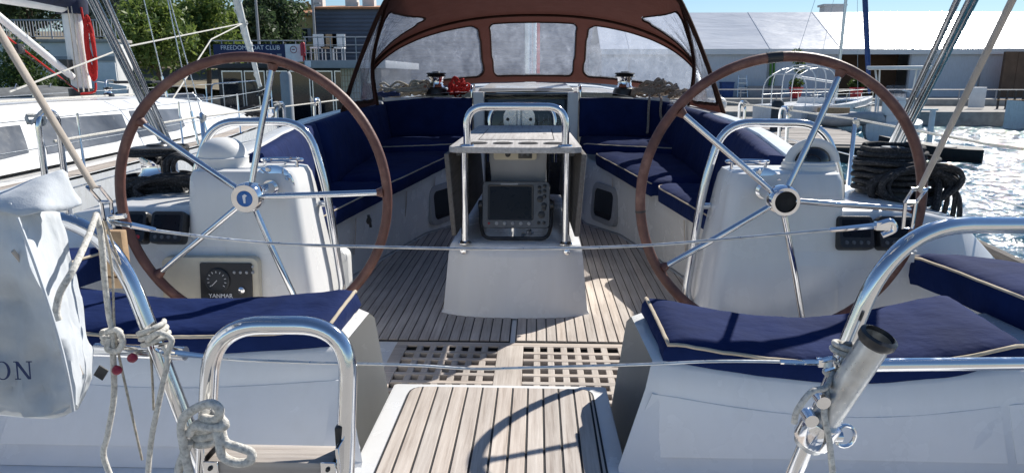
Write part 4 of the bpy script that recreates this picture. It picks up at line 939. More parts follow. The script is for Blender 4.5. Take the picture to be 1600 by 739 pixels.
# ================================================================== BOARDING LADDER
ld = thing('boarding_ladder', 'folded stainless boarding ladder with a teak step at the stern', 'ladder', PY(432, 720, 1.02))
A = [PY(322, 790, 1.02), PY(326, 640, 1.03), PY(358, 506, 1.06), PY(515, 506, 1.06), PY(547, 640, 1.03), PY(540, 790, 1.02)]
A = [PY(318, 790, 1.02), PY(331, 508, 1.06), PY(546, 508, 1.06), PY(538, 790, 1.02)]
mk('ladder_hoop', stube(fillet(A, .085, 12), .0150, 16), 'stainless', ld)
c0, c1 = PY(337, 716, 1.02), PY(527, 718, 1.02); mid = (c0 + c1) / 2
mk('ladder_step', [sbox(mid, ((c1 - c0).length, .055, .022))], 'teak_x', ld, bevel=.003)
for c in (c0, c1):
    k = 1 if c is c1 else -1; mk('step_bracket', [sbox(c + Vector((-.006 * k, -.030, .0)), (.024, .003, .026)), sbox(c + Vector((.008 * k, 0, .01)), (.006, .05, .05))], 'stainless', ld, bevel=.001, seg=1)
    mk('bracket_bolt', slathe([(.004, 0), (.003, .004)], c + Vector((-.006 * k, -.0315, .002)), (0, -1, 0), 10), 'black_plastic', ld)
mk('hinge_block', [sbox(PY(531, 690, 1.03), (.010, .02, .06))], 'black_plastic', ld, bevel=.003)
# thick mooring rope knotted round the ladder's left side
c = PY(322, 668, 1.015)
g = lambda px, py, y=.985: PY(px, py, y)
lashing('mooring_rope', 'thick white rope knotted round the left side of the boarding ladder', [
    [g(300, 760), g(288, 700), g(284, 660), g(302, 640, .98), g(328, 630, .975), g(343, 640, .975), g(338, 655, .98), g(318, 652, .99), g(322, 640, 1.0)],
    wrap(PY(327, 690, 1.018), (0, 0, 1), .021, 3.2, .012), [g(340, 650, .985), g(352, 664, .975), g(330, 668, .975), g(305, 665, .985), g(296, 678, .99)],
    [g(345, 668, .98), g(352, 690, .975), g(372, 698, .97), g(392, 706, .97), g(390, 720, .97), g(368, 722, .97), g(348, 712, .97), g(343, 690, .972), g(338, 672, .975)],
    [g(296, 690, .99), g(280, 730, .99), g(276, 770, .99)]], .0072)
# guard wires across the open stern
for nm, lab_, P in (('guard_wire', 'upper wire guard line stretched across the stern from rail to rail', [(205, 352, 1.07), (255, 362, 1.1), (420, 380, 1.2), (600, 386, 1.25), (800, 389, 1.26), (1000, 384, 1.25), (1200, 368, 1.2), (1370, 353, 1.1)]), ('guard_wire', 'lower wire guard line crossing above the teak step', [(275, 551, 1.07), (350, 560, 1.08), (480, 566, 1.1), (640, 570, 1.12), (740, 576, 1.14), (830, 574, 1.14), (1000, 569, 1.12), (1130, 564, 1.1), (1280, 566, 1.08)])):
    Q = [PY(*p) for p in P]; gw = thing(nm, lab_, 'wire', Q[0])
    mk('wire', stube(catmull(Q, 6), .0027, 8), 'galvanised', gw)
    mk('swage', stube([Q[0], Q[0].lerp(Q[1], .75)], [.0052, .0040], 8), 'chrome', gw); mk('swage', stube([Q[-1], Q[-1].lerp(Q[-2], .40)], [.0052, .0040], 8), 'chrome', gw)
    e0, e1 = Q[0], Q[-1]
    mk('toggle', [stube(fillet([e0, e0 + Vector((-.03, 0, .004)), e0 + Vector((-.035, 0, .012)), e0 + Vector((-.005, -.004, .016))], .008), .0042, 8)], 'chrome', gw)
    mk('pelican_hook', [stube(fillet([e1 + Vector((-.005, 0, 0)), e1 + Vector((.02, -.004, .010)), e1 + Vector((.03, 0, -.006)), e1 + Vector((.012, .004, -.016))], .008), .0050, 8), sbox(e1 + Vector((.008, 0, 0)), (.022, .012, .012))], 'chrome', gw)
# ================================================================== BAG AND CORDS ON THE LEFT STERN RAIL
bag = thing('lifebuoy_bag', 'white vinyl bag lettered in navy hanging on the left stern rail', 'bag', PY(20, 640, 1.0))
lv = [(318, -130, 15, 88), (335, -135, 26, 100), (375, -134, 42, 110), (420, -130, 58, 118), (470, -126, 76, 130), (520, -122, 90, 139), (560, -116, 99, 146), (590, -108, 106, 148), (615, -96, 112, 138), (640, -76, 114, 122), (650, -50, 96, 106)]
rows = []
for (py, xl, xr, xb) in lv:
    a, b, c = PY(xl, py, .95), PY(xr, py, .90), PY(xb, py, 1.02); d = PY(xl, py, 1.08)
    P = []
    for p, q, n in ((a, b, 22), (b, c, 12), (c, d, 8), (d, a, 6)):
        for i in range(n):
            t = i / n; P.append(p.lerp(q, t) + (Vector((.9, -.5, 0)) * (.010 * math.sin(i * 2.1 + py * .012) * math.sin(math.pi * t)) if n == 12 else Vector((0, -1, 0)) * (.006 * math.sin(i * .9 + py * .02 * (1 + i * .04))) if n == 22 else Vector()))
    rows.append(P)
fine = []
for i in range(len(rows) - 1):
    for k in range(5): fine.append([p.lerp(q, k / 5) for p, q in zip(rows[i], rows[i + 1])])
fine.append(rows[-1])
def fold(p, amt):
    q = Vector((p.x * 9 + p.z * 6, p.y * 9, p.z * 7)); r_ = Vector((p.x * 22 - p.z * 9, p.y * 20, p.z * 10))
    return Vector((.3, -1, 0)) * amt * (.8 * noise.noise(q) - .9 * (1 - abs(noise.noise(r_ * .8))) ** 4 + .9 * abs(noise.noise(r_)) + .3 * noise.noise(r_ * 2.3))
fine = [[p + fold(p, .026) for p in r] for r in fine]
for _ in range(1):   # soften the corners
    fine = [[(r[i - 1] + r[i] * 2 + r[(i + 1) % len(r)]) / 4 for i in range(len(r))] for r in fine]
mk('bag_body', sloft(fine, close=True, caps=True), 'white_vinyl', bag, smooth=55)
# flap folded over the rail, one corner standing up
FL = [[(-130, 335, .93), (-60, 338, .915), (0, 332, .90), (35, 338, .895), (70, 330, .91), (100, 330, .95), (128, 320, .97)],
      [(-130, 318, .95), (-60, 312, .94), (0, 305, .93), (40, 302, .925), (75, 296, .94), (105, 300, .97), (122, 310, .985)],
      [(-130, 305, 1.0), (-60, 300, 1.0), (0, 300, .99), (45, 284, .98), (80, 272, .98), (102, 268, .985), (104, 292, .99)],
      [(-130, 312, 1.06), (-60, 310, 1.06), (0, 308, 1.06), (45, 300, 1.05), (80, 290, 1.05), (98, 282, 1.04), (104, 300, 1.02)]]
G = [resample(catmull([PY(*p) for p in r], 6), 40) for r in FL]
cols = [resample(catmull([G[j][i] for j in range(4)], 6), 18) for i in range(40)]
cols = [[p + fold(p, .003) for p in c] for c in cols]
sh = sloft(cols); fo = mk('bag_flap', sh, 'white_vinyl', bag, smooth=60); m_ = fo.modifiers.new('thick', 'SOLIDIFY'); m_.thickness = .002
mk('zip_tape', stube(catmull([PY(*p) for p in ((20, 392, .888), (50, 430, .912), (85, 480, .93), (105, 530, .94), (128, 585, .965))], 6), .0035, 6, flat=.5), 'webbing', bag)
mk('seam_welt', stube(catmull([PY(*p) for p in ((27, 340, .886), (58, 422, .886), (90, 522, .886), (107, 592, .888), (115, 642, .89))], 6), .0022, 6), 'white_vinyl', bag)
pw = PY(20, 577, .884); 
mt = Matrix.Rotation(R(3), 3, 'Z') @ Matrix.Rotation(R(-6), 3, 'X'); pw = pw + Vector((0, -.003, 0))
def lay(P): return [pw + mt @ Vector((x, 0, z)) for x, z in P]
def bar(x0, z0, x1, z1): return sprism(lay([(x0, z0), (x1, z0), (x1, z1), (x0, z1)]), mt @ Vector((0, -.0006, 0)))
h_ = .0125
mk('letter', [bar(-.0335, -h_, -.0295, h_), bar(-.0365, h_ - .0012, -.0265, h_ + .0004), bar(-.0365, -h_ - .0004, -.0265, -h_ + .0012)], 'print_navy', bag, smooth=0)
mk('letter', sloft([[q + mt @ Vector((0, -.0006, 0)) for q in lay([(-.012 + rx * math.cos(t), rz * math.sin(t)) for t in [6.283 * i / 28 for i in range(29)]])] for rx, rz in ((.0115, .0132), (.0072, .0118))]), 'print_navy', bag, smooth=0)
mk('letter', [bar(.0075, -h_, .0093, h_), bar(.0245, -h_, .0263, h_), sprism(lay([(.0060, h_), (.0105, h_), (.0263, -h_), (.0225, -h_)]), mt @ Vector((0, -.0008, 0))), bar(.0045, -h_ - .0004, .0125, -h_ + .0010), bar(.0212, h_ - .0010, .0292, h_ + .0004), bar(.0040, h_ - .0010, .0090, h_ + .0004)], 'print_navy', bag, smooth=0)
mk('black_tab', [sbox(PY(158, 582, 1.0), (.016, .002, .020), Matrix.Rotation(R(35), 3, 'Y'))], 'black_plastic', bag)
g = PY
lashing('hanging_rope', 'braided white rope hanging from the corner of the left stern rail, knotted halfway down', [
    [g(150, 332, 1.07), g(158, 370, 1.06), g(163, 430, 1.06), g(170, 490, 1.06), g(176, 520, 1.06), g(177, 560, 1.055), g(178, 620, 1.05), g(168, 680, 1.05), g(162, 712, 1.05), g(180, 760, 1.05)],
    wrap(PY(176, 535, 1.08), (0, 0, 1), .013, 2.5, .008), [g(166, 520, 1.055), g(182, 515, 1.05), g(192, 532, 1.055), g(184, 548, 1.05), g(168, 545, 1.05), g(170, 528, 1.055)]], .0048)
lashing('hanging_rope', 'white cord drooping from the rail across the vinyl bag', [[g(150, 335, 1.06), g(138, 370, 1.0), g(115, 420, .925), g(95, 455, .91), g(88, 485, .905), g(92, 500, .905)]], .0048)
lashing('hanging_rope', 'white rope tied round the left rail post and hanging to the deck', [wrap(PY(246, 535, 1.085), (pp[-1][0] - pp[-1][1]), .021, 3, .010), [g(256, 540, 1.06), g(262, 562, 1.055), g(250, 620, 1.05), g(236, 690, 1.05), g(229, 770, 1.05)], [g(230, 532, 1.06), g(248, 520, 1.05), g(268, 530, 1.055), g(262, 550, 1.055)]], .0046)
for k, (P, nm) in enumerate((([g(160, 345, 1.075), g(175, 420, 1.07), g(180, 520, 1.06), g(200, 620, 1.05), g(222, 718, 1.05)], 'long thin grey cord hanging left of the left rail post'), ([g(164, 345, 1.08), g(195, 430, 1.09), g(225, 480, 1.09), g(236, 560, 1.08), g(240, 640, 1.08)], 'thin grey cord running beside the left rail post'))):
    lashing('thin_cord', nm, [P], .0020, 'rope_tan', 'cord')
for px, py, nm in ((183, 578, 'lower'), (207, 559, 'upper')):
    p = PY(px, py, 1.05); o = mk('bobble', [slathe([(.001, -.0082)] + [(.0082 * math.cos(t), .0082 * math.sin(t) * .92) for t in [math.pi * (i / 8 - .5) for i in range(1, 8)]] + [(.001, .0082)], p, n=14)], 'berry_red'); tag(o, f'{nm} of two small dark red bobbles strung by the left rail', 'bobble', 'red bobbles')
o = mk('wooden_batten', [sbox(PY(178, 395, 1.3), (.05, .02, .09)), sbox(PY(186, 440, 1.3), (.05, .022, .022))], 'wood_block', None, bevel=.003); tag(o, 'small wooden block fixed behind the left stern rail', 'wood block')
# ================================================================== LIFELINES
def gate(label, x, y, zt, w_=.17, s=1):
    st = thing('gate_stanchion', label, 'stanchion', (x, y, gun(y)[1]), 'gate stanchions')
    z0 = gun(y)[1]
    mk('gate_hoop', stube(fillet([(x, y, z0), (x - .01 * s, y, zt), (x - .01 * s, y + w_, zt), (x, y + w_, z0)], .07, 8), .0128, 10), 'stainless', st)
    for k in (0, w_): mk('stanchion_base', slathe([(.035, 0), (.03, .02), (.018, .04)], (x, y + k, z0), n=12), 'stainless', st)
    mk('rope_knot', [stube(catmull([Vector((x + random.uniform(-.03, .03), y + random.uniform(-.03, .03), zt + random.uniform(-.06, .02))) for i in range(8)], 3), .008, 6)], 'rope_white', st)
gate('gate stanchion hoop behind the right coaming, nearest the sprayhood', 1.98, 6.5, .965)
gate('gate stanchion hoop behind the right coaming, nearer the wheel', 1.97, 5.35, .965)
gate('gate stanchion hoop behind the left coaming, nearest the sprayhood', -1.98, 6.6, .985, s=-1)
gate('gate stanchion hoop left of the yacht, second from the sprayhood', -1.97, 5.6, .985, s=-1)
gate('tall gate stanchion hoop at the far left beside the tan webbing strap', -1.90, 2.78, 1.055, .12, s=-1)
def post(label, x, y, zt):
    st = thing('stanchion', label, 'stanchion', (x, y, gun(y)[1])); mk('stanchion_post', slathe([(.03, 0), (.013, .03), (.0125, zt - gun(y)[1]), (.006, zt - gun(y)[1] + .01)], (x, y, gun(y)[1]), n=10), 'stainless', st)
    mk('rope_knot', [stube(catmull([Vector((x + random.uniform(-.02, .02), y + random.uniform(-.03, .03), zt + random.uniform(-.05, .0))) for i in range(6)], 3), .008, 6)], 'rope_white', st)
post('stanchion right of the right pedestal guard rail with a knotted rope', 1.95, 4.2, .95)
post('slim stanchion behind the left wheel rim', -1.95, 4.3, .97)
for s in (1, -1):
    side = 'right' if s > 0 else 'left'
    for z, nm in ((.95, 'upper'), (.74, 'lower')):
        P = [Vector((s * 1.97, y, z + .0 - (.012 if (y * 10) % 2 else 0))) for y in (7.8, 6.6, 5.4, 4.2)] + [Vector((s * 1.92, 2.9, z - .02))]
        P = P if s < 0 else P + [Vector((1.86, 1.3, z + .02))]
        o = mk('lifeline', stube(P, .0042 if nm == 'lower' else .006, 6), 'rope_white' if nm == 'upper' else 'galvanised'); tag(o, f'{nm} lifeline along the {side} side deck', 'lifeline')
# ================================================================== SETTING ON SHORE
o = mk('quay', [sprism([(-120, 31, -3), (4, 31, -3), (9, 34, -3), (160, 34, -3), (160, 400, -3), (-120, 400, -3)], (0, 0, 2.55))], 'concrete', None, bevel=.05); tag(o, None, None, kind='structure')
o = mk('upper_quay', [sprism([(-120, 40, -.44), (160, 41, -.44), (160, 400, -.44), (-120, 400, -.44)], (0, 0, .36))], 'concrete', None, bevel=.04); tag(o, None, None, kind='structure')
hill = []
for j in range(14):
    y = 42 + j * 9; r_ = []
    for i in range(26):
        x = -115 + i * 4.2; k = min(1, max(0, (-13 - x) / 14)); h = -.06 + k * (1.0 + 5.5 * min(1, j / 5)) + .5 * k * noise.noise(Vector((x * .1, y * .1, 0)))
        r_.append((x, y, h))
    hill.append(r_)
o = mk('hillside', sloft(hill), 'earth', None, smooth=60); tag(o, None, None, kind='structure')
# ------------------------------------------------------------------ trees
def leaves(blobs, n, size, seed, flat=.75):
    rg = np.random.default_rng(seed); B = np.array([b for b in blobs]); wts = (B[:, 3] * B[:, 4] * B[:, 5]) ** .8; wts /= wts.sum()
    k = rg.choice(len(B), n, p=wts); d = rg.normal(size=(n, 3)); d /= np.linalg.norm(d, axis=1)[:, None]
    rad = rg.uniform(.35, 1.0, n) ** .5; rad *= 1 + .16 * rg.normal(size=n)
    c = B[k, :3] + d * B[k, 3:6] * rad[:, None]
    u = rg.normal(size=(n, 3)); u /= np.linalg.norm(u, axis=1)[:, None]; v = np.cross(u, rg.normal(size=(n, 3))); v /= np.linalg.norm(v, axis=1)[:, None]
    s_ = size * rg.uniform(.55, 1.3, n)[:, None]
    V = np.stack([c - u * s_ , c + v * s_ * flat * .5, c + u * s_, c - v * s_ * flat * .5], 1).reshape(-1, 3)
    F = np.arange(4 * n).reshape(n, 4)
    return V.tolist(), F.tolist()
def tree(name, label, base, h, rx, leafmat, n, size, seed, blobs=None, trunk=.16, cat='tree', group='trees on the hillside'):
    rg = random.Random(seed); b = Vector(base); t = thing(name, label, cat, b, group); B = []
    for i in range(16):
        a = rg.uniform(0, 6.28); q = rg.uniform(.15, .8) * rx; z = h * rg.uniform(.42, .92)
        k = 1 - .55 * abs(z / h - .62); r_ = rx * rg.uniform(.28, .48) * k
        B.append((b.x + q * k * math.cos(a), b.y + q * k * math.sin(a), b.z + z, r_, r_, r_ * .8))
    B.append((b.x, b.y, b.z + h * .62, rx * .6, rx * .6, h * .28))
    mk('crown', leaves(B, n, size, seed), leafmat, t, smooth=0)
    sh = [stube(catmull([b, b + Vector((.1, 0, h * .3)), b + Vector((-.1, .1, h * .6))], 4), [trunk - .07 * trunk * i for i in range(9)], 8)]
    for i in range(6):
        q = B[i]; sh.append(stube(catmull([b + Vector((0, 0, h * .3)), b.lerp(Vector(q[:3]), .55) + Vector((0, 0, h * .12)), Vector(q[:3])], 3), [trunk * .45 * (1 - .11 * k) for k in range(7)], 6))
    mk('trunk', sh, 'bark', t, smooth=60)
    return t
T = lambda px, d: CAM.x + (px - 840) / 1100 * d
tree('broadleaf_tree', 'bright green leafy tree right of the white wall, behind the left wheel', (T(250, 37), 37, .1), 4.7, 2.9, 'leaf_bright', 9000, .16, 21)
tree('broadleaf_tree', 'light green tree just left of the furled white sail', (T(330, 40), 40, .2), 5.4, 2.7, 'leaf_bright', 9000, .16, 22)
tree('evergreen_tree', 'dark evergreen tree right of the furled white sail', (T(395, 52), 52, .2), 5.9, 3.0, 'leaf_dark', 8000, .2, 23)
tree('evergreen_tree', 'dark rounded tree beside the yellow building', (T(447, 56), 56, .3), 7.4, 2.6, 'leaf_dark', 8000, .2, 24)
tree('evergreen_tree', 'brownish tree top rising behind the dark trees', (T(462, 64), 64, .5), 7.3, 2.7, 'leaf_brown', 6000, .2, 25)
tree('silver_tree', 'silvery grey-leaved tree behind the dark bimini tubes', (T(178, 42), 42, 2.0), 5.0, 2.3, 'leaf_silver', 7000, .15, 26)
tree('broadleaf_tree', 'dark leafy tree above the railing at the far left', (T(60, 44), 44, 2.2), 5.5, 4.2, 'leaf_dark', 9000, .18, 27)
tree('evergreen_tree', 'dark tree filling the top left corner behind the boom', (T(-60, 46), 46, 2.2), 6.0, 4.0, 'leaf_dark', 8000, .2, 28)
tree('broadleaf_tree', 'shaded green tree on the slope behind the bright trees', (T(290, 50), 50, 1.6), 4.5, 4.2, 'leaf_hedge', 9000, .2, 29)
tree('evergreen_tree', 'dark tree on the slope behind the silvery tree', (T(215, 54), 54, 2.4), 4.2, 4.2, 'leaf_dark', 8000, .2, 30)
def bush(label, c, rx, ry, rz, mat, n, size, seed):
    rg = random.Random(seed); t = thing('bush', label, 'bush', c, 'bushes by the quay'); B = [(c[0] + rg.uniform(-.7, .7) * rx, c[1] + rg.uniform(-.7, .7) * ry, c[2] + rz * rg.uniform(.3, .8), rx * .4, ry * .5, rz * .4) for i in range(9)]
    mk('foliage', leaves(B, n, size, seed), mat, t, smooth=0)
    mk('stem', [stube([(c[0] + .2 * k, c[1], c[2]), (c[0] + .3 * k, c[1], c[2] + rz * .7)], .03, 6) for k in (-1, 0, 1)], 'bark', t)
bush('green bush at the left edge below the white wall', (T(8, 24), 24.6, -.3), 1.2, 1.0, 2.5, 'leaf_hedge', 4500, .09, 41)
bush('low clipped hedge in front of the white wall', (T(85, 28), 28.2, -.3), 1.6, .6, 1.5, 'leaf_hedge', 4500, .09, 42)
bush('low planting under the bright tree', (T(215, 33), 33, -.3), 3.2, .8, 1.4, 'leaf_hedge', 5000, .11, 43)
bush('spiky planting at the end of the white wall', (T(165, 30), 30.5, -.3), .9, .5, 1.5, 'leaf_silver', 2500, .1, 44)
# ------------------------------------------------------------------ white retaining wall with railing
wl_ = thing('retaining_wall', 'white retaining wall with garage panels under the grey railing', 'wall', (T(60, 30), 30, 0))
x0, x1 = T(-200, 30), T(188, 30)
mk('wall_body', bx(x0, x1, 30.0, 31.2, -.45, 2.55), 'stucco_white', wl_, bevel=.03)
mk('wall_coping', bx(x0 - .05, x1 + .06, 29.85, 31.3, 2.552, 2.68), 'concrete', wl_, bevel=.03)
for i in range(4):
    xa = x0 + .35 + i * 2.62; mk('garage_panel', bx(xa, xa + 2.35, 29.93, 29.995, -.40, 1.72), 'white_paint', wl_, bevel=.02)
mk('wall_band', bx(x0, x1, 29.94, 29.997, 1.80, 1.98), 'grey_light', wl_)
rl = thing('railing', 'grey metal railing along the top of the white wall', 'railing', (T(60, 30), 30.2, 2.68))
mk('hand_rail', [bx(x0, x1, 30.17, 30.23, 3.44, 3.50), bx(x0, x1, 30.18, 30.22, 2.78, 2.81)], 'grey_light', rl)
k = int((x1 - x0) / .13)
for i in range(k + 1):
    xx = x0 + (x1 - x0) * i / k; big = i % 12 == 0
    mk('railing_post' if big else 'railing_bar', bx(xx - (.03 if big else .014), xx + (.03 if big else .014), 30.185 - (.01 if big else 0), 30.215 + (.01 if big else 0), 2.685 if big else 2.811, 3.439), 'grey_light', rl, smooth=0)
# ------------------------------------------------------------------ houses behind
yb = thing('house', 'yellow house with tiled roof left of the slate clad building', 'building', (T(485, 62), 63, 0))
ya, yc = T(474, 62), T(505, 62)
mk('wall', bx(ya, yc, 62, 70, -.1, 6.2), 'yellow_wall', yb)
for z in (2.2, 4.0): 
    wd = mk('window', bx(ya + .45, yc - .5, 61.9, 61.99, z, z + 1.1), 'grey_light', yb); mk('pane', bx(ya + .52, ya + .52 + .52 * (yc - ya - .95) / 1.0, 61.88, 61.895, z + .06, z + 1.04), 'dark_glass', wd)
mk('roof', hexa([(ya - .3, 61.6, 6.15), (yc, 61.6, 6.15), (yc, 70, 6.15), (ya - .3, 70, 6.15), (ya - .3, 61.6, 6.3), (yc, 61.6, 6.3), (yc, 66, 7.1), (ya - .3, 66, 7.1)]), 'terracotta', yb)
sb = thing('clad_building', 'long slate blue building clad in horizontal metal sheets with tiled roof', 'building', (T(600, 60), 62, 0))
xa, xb = T(503, 60), T(985, 60); nb = 17; z = -.1
for i in range(nb):
    mk('cladding_sheet', hexa([(xa, 60.06, z), (xb, 60.06, z), (xb, 60.2, z), (xa, 60.2, z), (xa, 60.0, z + .385), (xb, 60.0, z + .385), (xb, 60.2, z + .385), (xa, 60.2, z + .385)]), 'slate_cladding', sb, smooth=0); z += .387
mk('wall', bx(xa + .02, xb - .02, 60.21, 70, -.1, z), 'slate_cladding', sb)
rf = mk('roof', hexa([(xa, 59.7, z), (xb, 59.7, z), (xb, 70, z), (xa, 70, z), (xa, 59.7, z + .15), (xb, 59.7, z + .15), (xb, 65, z + .75), (xa, 65, z + .75)]), 'terracotta', sb)
for px in (507, 559, 585, 700): mk('chimney', [bx(T(px, 62) - .5, T(px, 62) + .5, 62, 62.9, z + .3, z + 1.15), bx(T(px, 62) - .6, T(px, 62) + .6, 61.9, 63, z + 1.152, z + 1.27)], 'stucco_white', rf)
o = mk('lamp_mast', [slathe([(.10, 0), (.07, 6.2)], (T(501, 45), 45, -.1), n=10), slathe([(.06, 0), (.05, 3.3)], (T(527, 45), 45, -.1), n=8), sbox((T(535, 45), 45, 3.3), (.8, .25, .08)), stube([(T(501, 45), 45, 5.4), (T(508, 45), 44.8, 5.5)], .03, 6), sbox((T(509, 45), 44.8, 5.5), (.35, .2, .08))], 'grey_light'); tag(o, 'grey lamp mast in front of the slate clad building', 'lamp post')
o = mk('lamp_mast', [slathe([(.10, 0), (.06, 8.0)], (T(414, 40), 40, -.1), n=10)], 'grey_light'); tag(o, 'tall grey pole in front of the dark evergreen trees', 'pole')
# ------------------------------------------------------------------ boat club house with terrace
D = 25.0
cb = thing('club_house', 'dark glazed boat club house with roof terrace and blue banner', 'building', (T(450, D), D + 2, -.6))
xl, xm, xr = T(345, D), T(490, D), T(600, D)
mk('floating_base', bx(xl - 1, xr + .6, D - 1.2, D + 6.5, -1.3, -.62), 'dark_steel', cb, bevel=.03)
mk('wall', [bx(xl, xr, D + .05, D + 6, -.62, 1.44)], 'dark_steel', cb)
mk('terrace_slab', [bx(xl - .2, xm, D - .3, D + 6.3, 1.441, 1.60)], 'dark_steel', cb, bevel=.01)
mk('terrace_slab', [bx(xm + .003, xr + .3, D - .6, D + 6.3, 1.441, 1.70)], 'grey_light', cb, bevel=.01)
for i in range(6):
    a = xl + .15 + i * (xr - xl - 1.0) / 6; w_ = (xr - xl - 1.0) / 6 - .06
    wd = mk('window', [bx(a, a + w_, D + .0, D + .048, -.5, 1.36)], 'alloy', cb); mk('pane', bx(a + .04, a + w_ - .04, D - .01, D - .002, -.46, 1.32), 'dark_glass', wd)
lx = T(538, D); lt = mk('lattice_panel', bx(lx, lx + .68, D - .02, D + .04, -.3, 1.43), 'cream_plastic', cb)
for i in range(7):
    mk('lattice_bar', [sbox((lx + .34, D - .035, .0 + i * .2), (.66, .012, .02))], 'wood_block', lt); mk('lattice_bar', [sbox((lx + .04 + i * .1, D - .045, .56), (.02, .012, 1.7))], 'wood_block', lt)
mk('sign_plate', bx(xm + .05, xm + .25, D - .62, D - .605, 1.47, 1.68), 'print_white', cb)
ban = thing('banner', 'dark blue boat club banner with white lettering on the terrace railing', 'banner', (T(416, D), D - .3, 1.62))
bl, br, bm_ = T(348, D), T(485, D), T(458, D); by = D - .28
mk('banner_cloth', bx(bl, bm_, by, by + .02, 1.66, 2.24), 'print_navy', ban); mk('banner_white_end', bx(bm_ + .004, br, by, by + .02, 1.66, 2.24), 'print_white', ban)
text_mesh('banner_lettering', 'FREEDOM BOAT CLUB', .205, 'print_white', ban, (T(405, D), by - .004, 2.12), (R(90), 0, 0), .002)
for i in range(8):
    xx = bl + .22 + i * .295; p = sbox((xx, by - .003, 1.86), (.16, .004, .12)) if i % 2 else slathe([(.07, 0), (.07, .003)], (xx, by, 1.86), (0, -1, 0), 14); mk('banner_picture', p, 'grey_light' if i % 3 else 'print_white', ban)
    mk('banner_caption', sbox((xx, by - .003, 1.73), (.2, .004, .025)), 'print_white', ban)
mk('banner_emblem', [stube([(T(471, D) + .11 * math.cos(t), by - .004, 2.06 + .11 * math.sin(t)) for t in [6.283 * i / 20 for i in range(20)]], .012, 5, closed=True), sbox((T(471, D), by - .003, 2.06), (.09, .004, .03))], 'berry_red', ban)
tr_ = thing('terrace_railing', 'thin metal railing around the club house roof terrace', 'railing', (T(450, D), D - .3, 1.7))
for i in range(15):
    xx = bl - .15 + i * (xr - bl + .3) / 14; mk('railing_post', slathe([(.02, 0), (.02, .78)], (xx, D - .22 if xx < xm else D - .5, 1.60 if xx < xm else 1.70), n=6), 'grey_light', tr_)
mk('hand_rail', [stube([(bl - .15, D - .22, 2.36), (xm, D - .22, 2.36)], .02, 6), stube([(xm, D - .5, 2.46), (xr + .15, D - .5, 2.46)], .02, 6)], 'grey_light', tr_)
mk('middle_rail', [stube([(xm, D - .5, z_), (xr + .15, D - .5, z_)], .012, 6) for z_ in (1.95, 2.2)], 'grey_light', tr_)
for i, px in enumerate((505, 522, 535)):
    c = Vector((T(px, D + .6), D + .6, 1.70)); ch = thing('terrace_chair', ['white chair at the left of the roof terrace', 'wooden backed chair in the middle of the roof terrace', 'white chair at the right end of the roof terrace'][i], 'chair', c)
    mk('seat', sbox(c + Vector((0, 0, .45)), (.46, .46, .05)), 'wood_block' if i == 1 else 'white_paint', ch); mk('backrest', sbox(c + Vector((0, .22, .72)), (.46, .04, .42)), 'wood_block' if i == 1 else 'white_paint', ch)
    for dx in (-.2, .2):
        for dy in (-.2, .2): mk('leg', slathe([(.018, 0), (.018, .43)], c + Vector((dx, dy, 0)), n=6), 'white_paint', ch)
o = mk('fire_extinguisher', [slathe([(.09, .0), (.09, .38), (.05, .45)], (T(488, D), D - .45, 1.85), n=12), slathe([(.03, -.2), (.03, .0)], (T(488, D), D - .45, 1.86), n=8)], 'red_plastic'); tag(o, 'small red cylinder on the terrace railing at the end of the banner', 'extinguisher')  # red fire extinguisher on the terrace railing
o = mk('mooring_pile', [slathe([(.16, 0), (.16, 3.2), (.12, 3.3)], (T(452, 20), 20, -2.0), n=16)], 'grey_light'); tag(o, 'thick blue-grey mooring pile in front of the club house', 'pile')
# ------------------------------------------------------------------ marquee on the right
mq = thing('marquee', 'long white marquee with glossy pitched roof across the harbour', 'marquee', (24, 47, -.08))
X0, X1, YE, ZE, ZR, YR = 4.0, 78.0, 45.0, 2.86, 5.32, 50.05
bay = 4.25; nb = int((X1 - X0) / bay); off = 14.25 - X0; ph = off - int(off / bay) * bay
xs = [X0] + [X0 + ph + bay * i for i in range(nb + 1) if X0 + ph + bay * i < X1] + [X1]
for a, b in zip(xs, xs[1:]):
    n = 6; rows = []
    for j in range(7):
        t = j / 6; rows.append([(a + .06 + (b - a - .12) * i / n, YE - .25 + (YR - YE + .25) * t, ZE - .1 + (ZR - ZE + .1) * t - .05 * math.sin(math.pi * i / n) * math.sin(math.pi * t)) for i in range(n + 1)])
    mk('roof_panel', sloft(rows), 'marquee_pvc', mq, smooth=60)
    mk('back_panel', sloft([[(a, YR, ZR - .01), (b, YR, ZR - .01)], [(a, 2 * YR - YE, ZE), (b, 2 * YR - YE, ZE)], [(a, 2 * YR - YE, -.08), (b, 2 * YR - YE, -.08)]]), 'marquee_pvc', mq)
    cx = (a + b) / 2
    if 17.8 < cx < 22: continue          # open bay
    mk('wall_panel', bx(a + .05, b - .05, YE, YE + .05, -.08, ZE - .32), 'marquee_wall', mq)
for a in xs:
    sh = [hexa([(a - .055, YE - .27, ZE - .105), (a + .055, YE - .27, ZE - .105), (a + .055, YR, ZR + .0), (a - .055, YR, ZR + .0), (a - .055, YE - .27, ZE - .085), (a + .055, YE - .27, ZE - .085), (a + .055, YR, ZR + .025), (a - .055, YR, ZR + .025)])]
    mk('roof_rail', sh, 'marquee_pvc', mq, smooth=0); mk('wall_post', bx(a - .049, a + .049, YE - .06, YE + .08, -.08, ZE - .1), 'grey_light', mq)
mk('eave_valance', bx(X0, X1, YE - .26, YE - .22, ZE - .42, ZE - .11), 'marquee_pvc', mq)
mk('inner_wall', bx(17.0, 23.5, YE + 3.0, YE + 3.1, -.08, 2.5), 'brown_wall', mq)
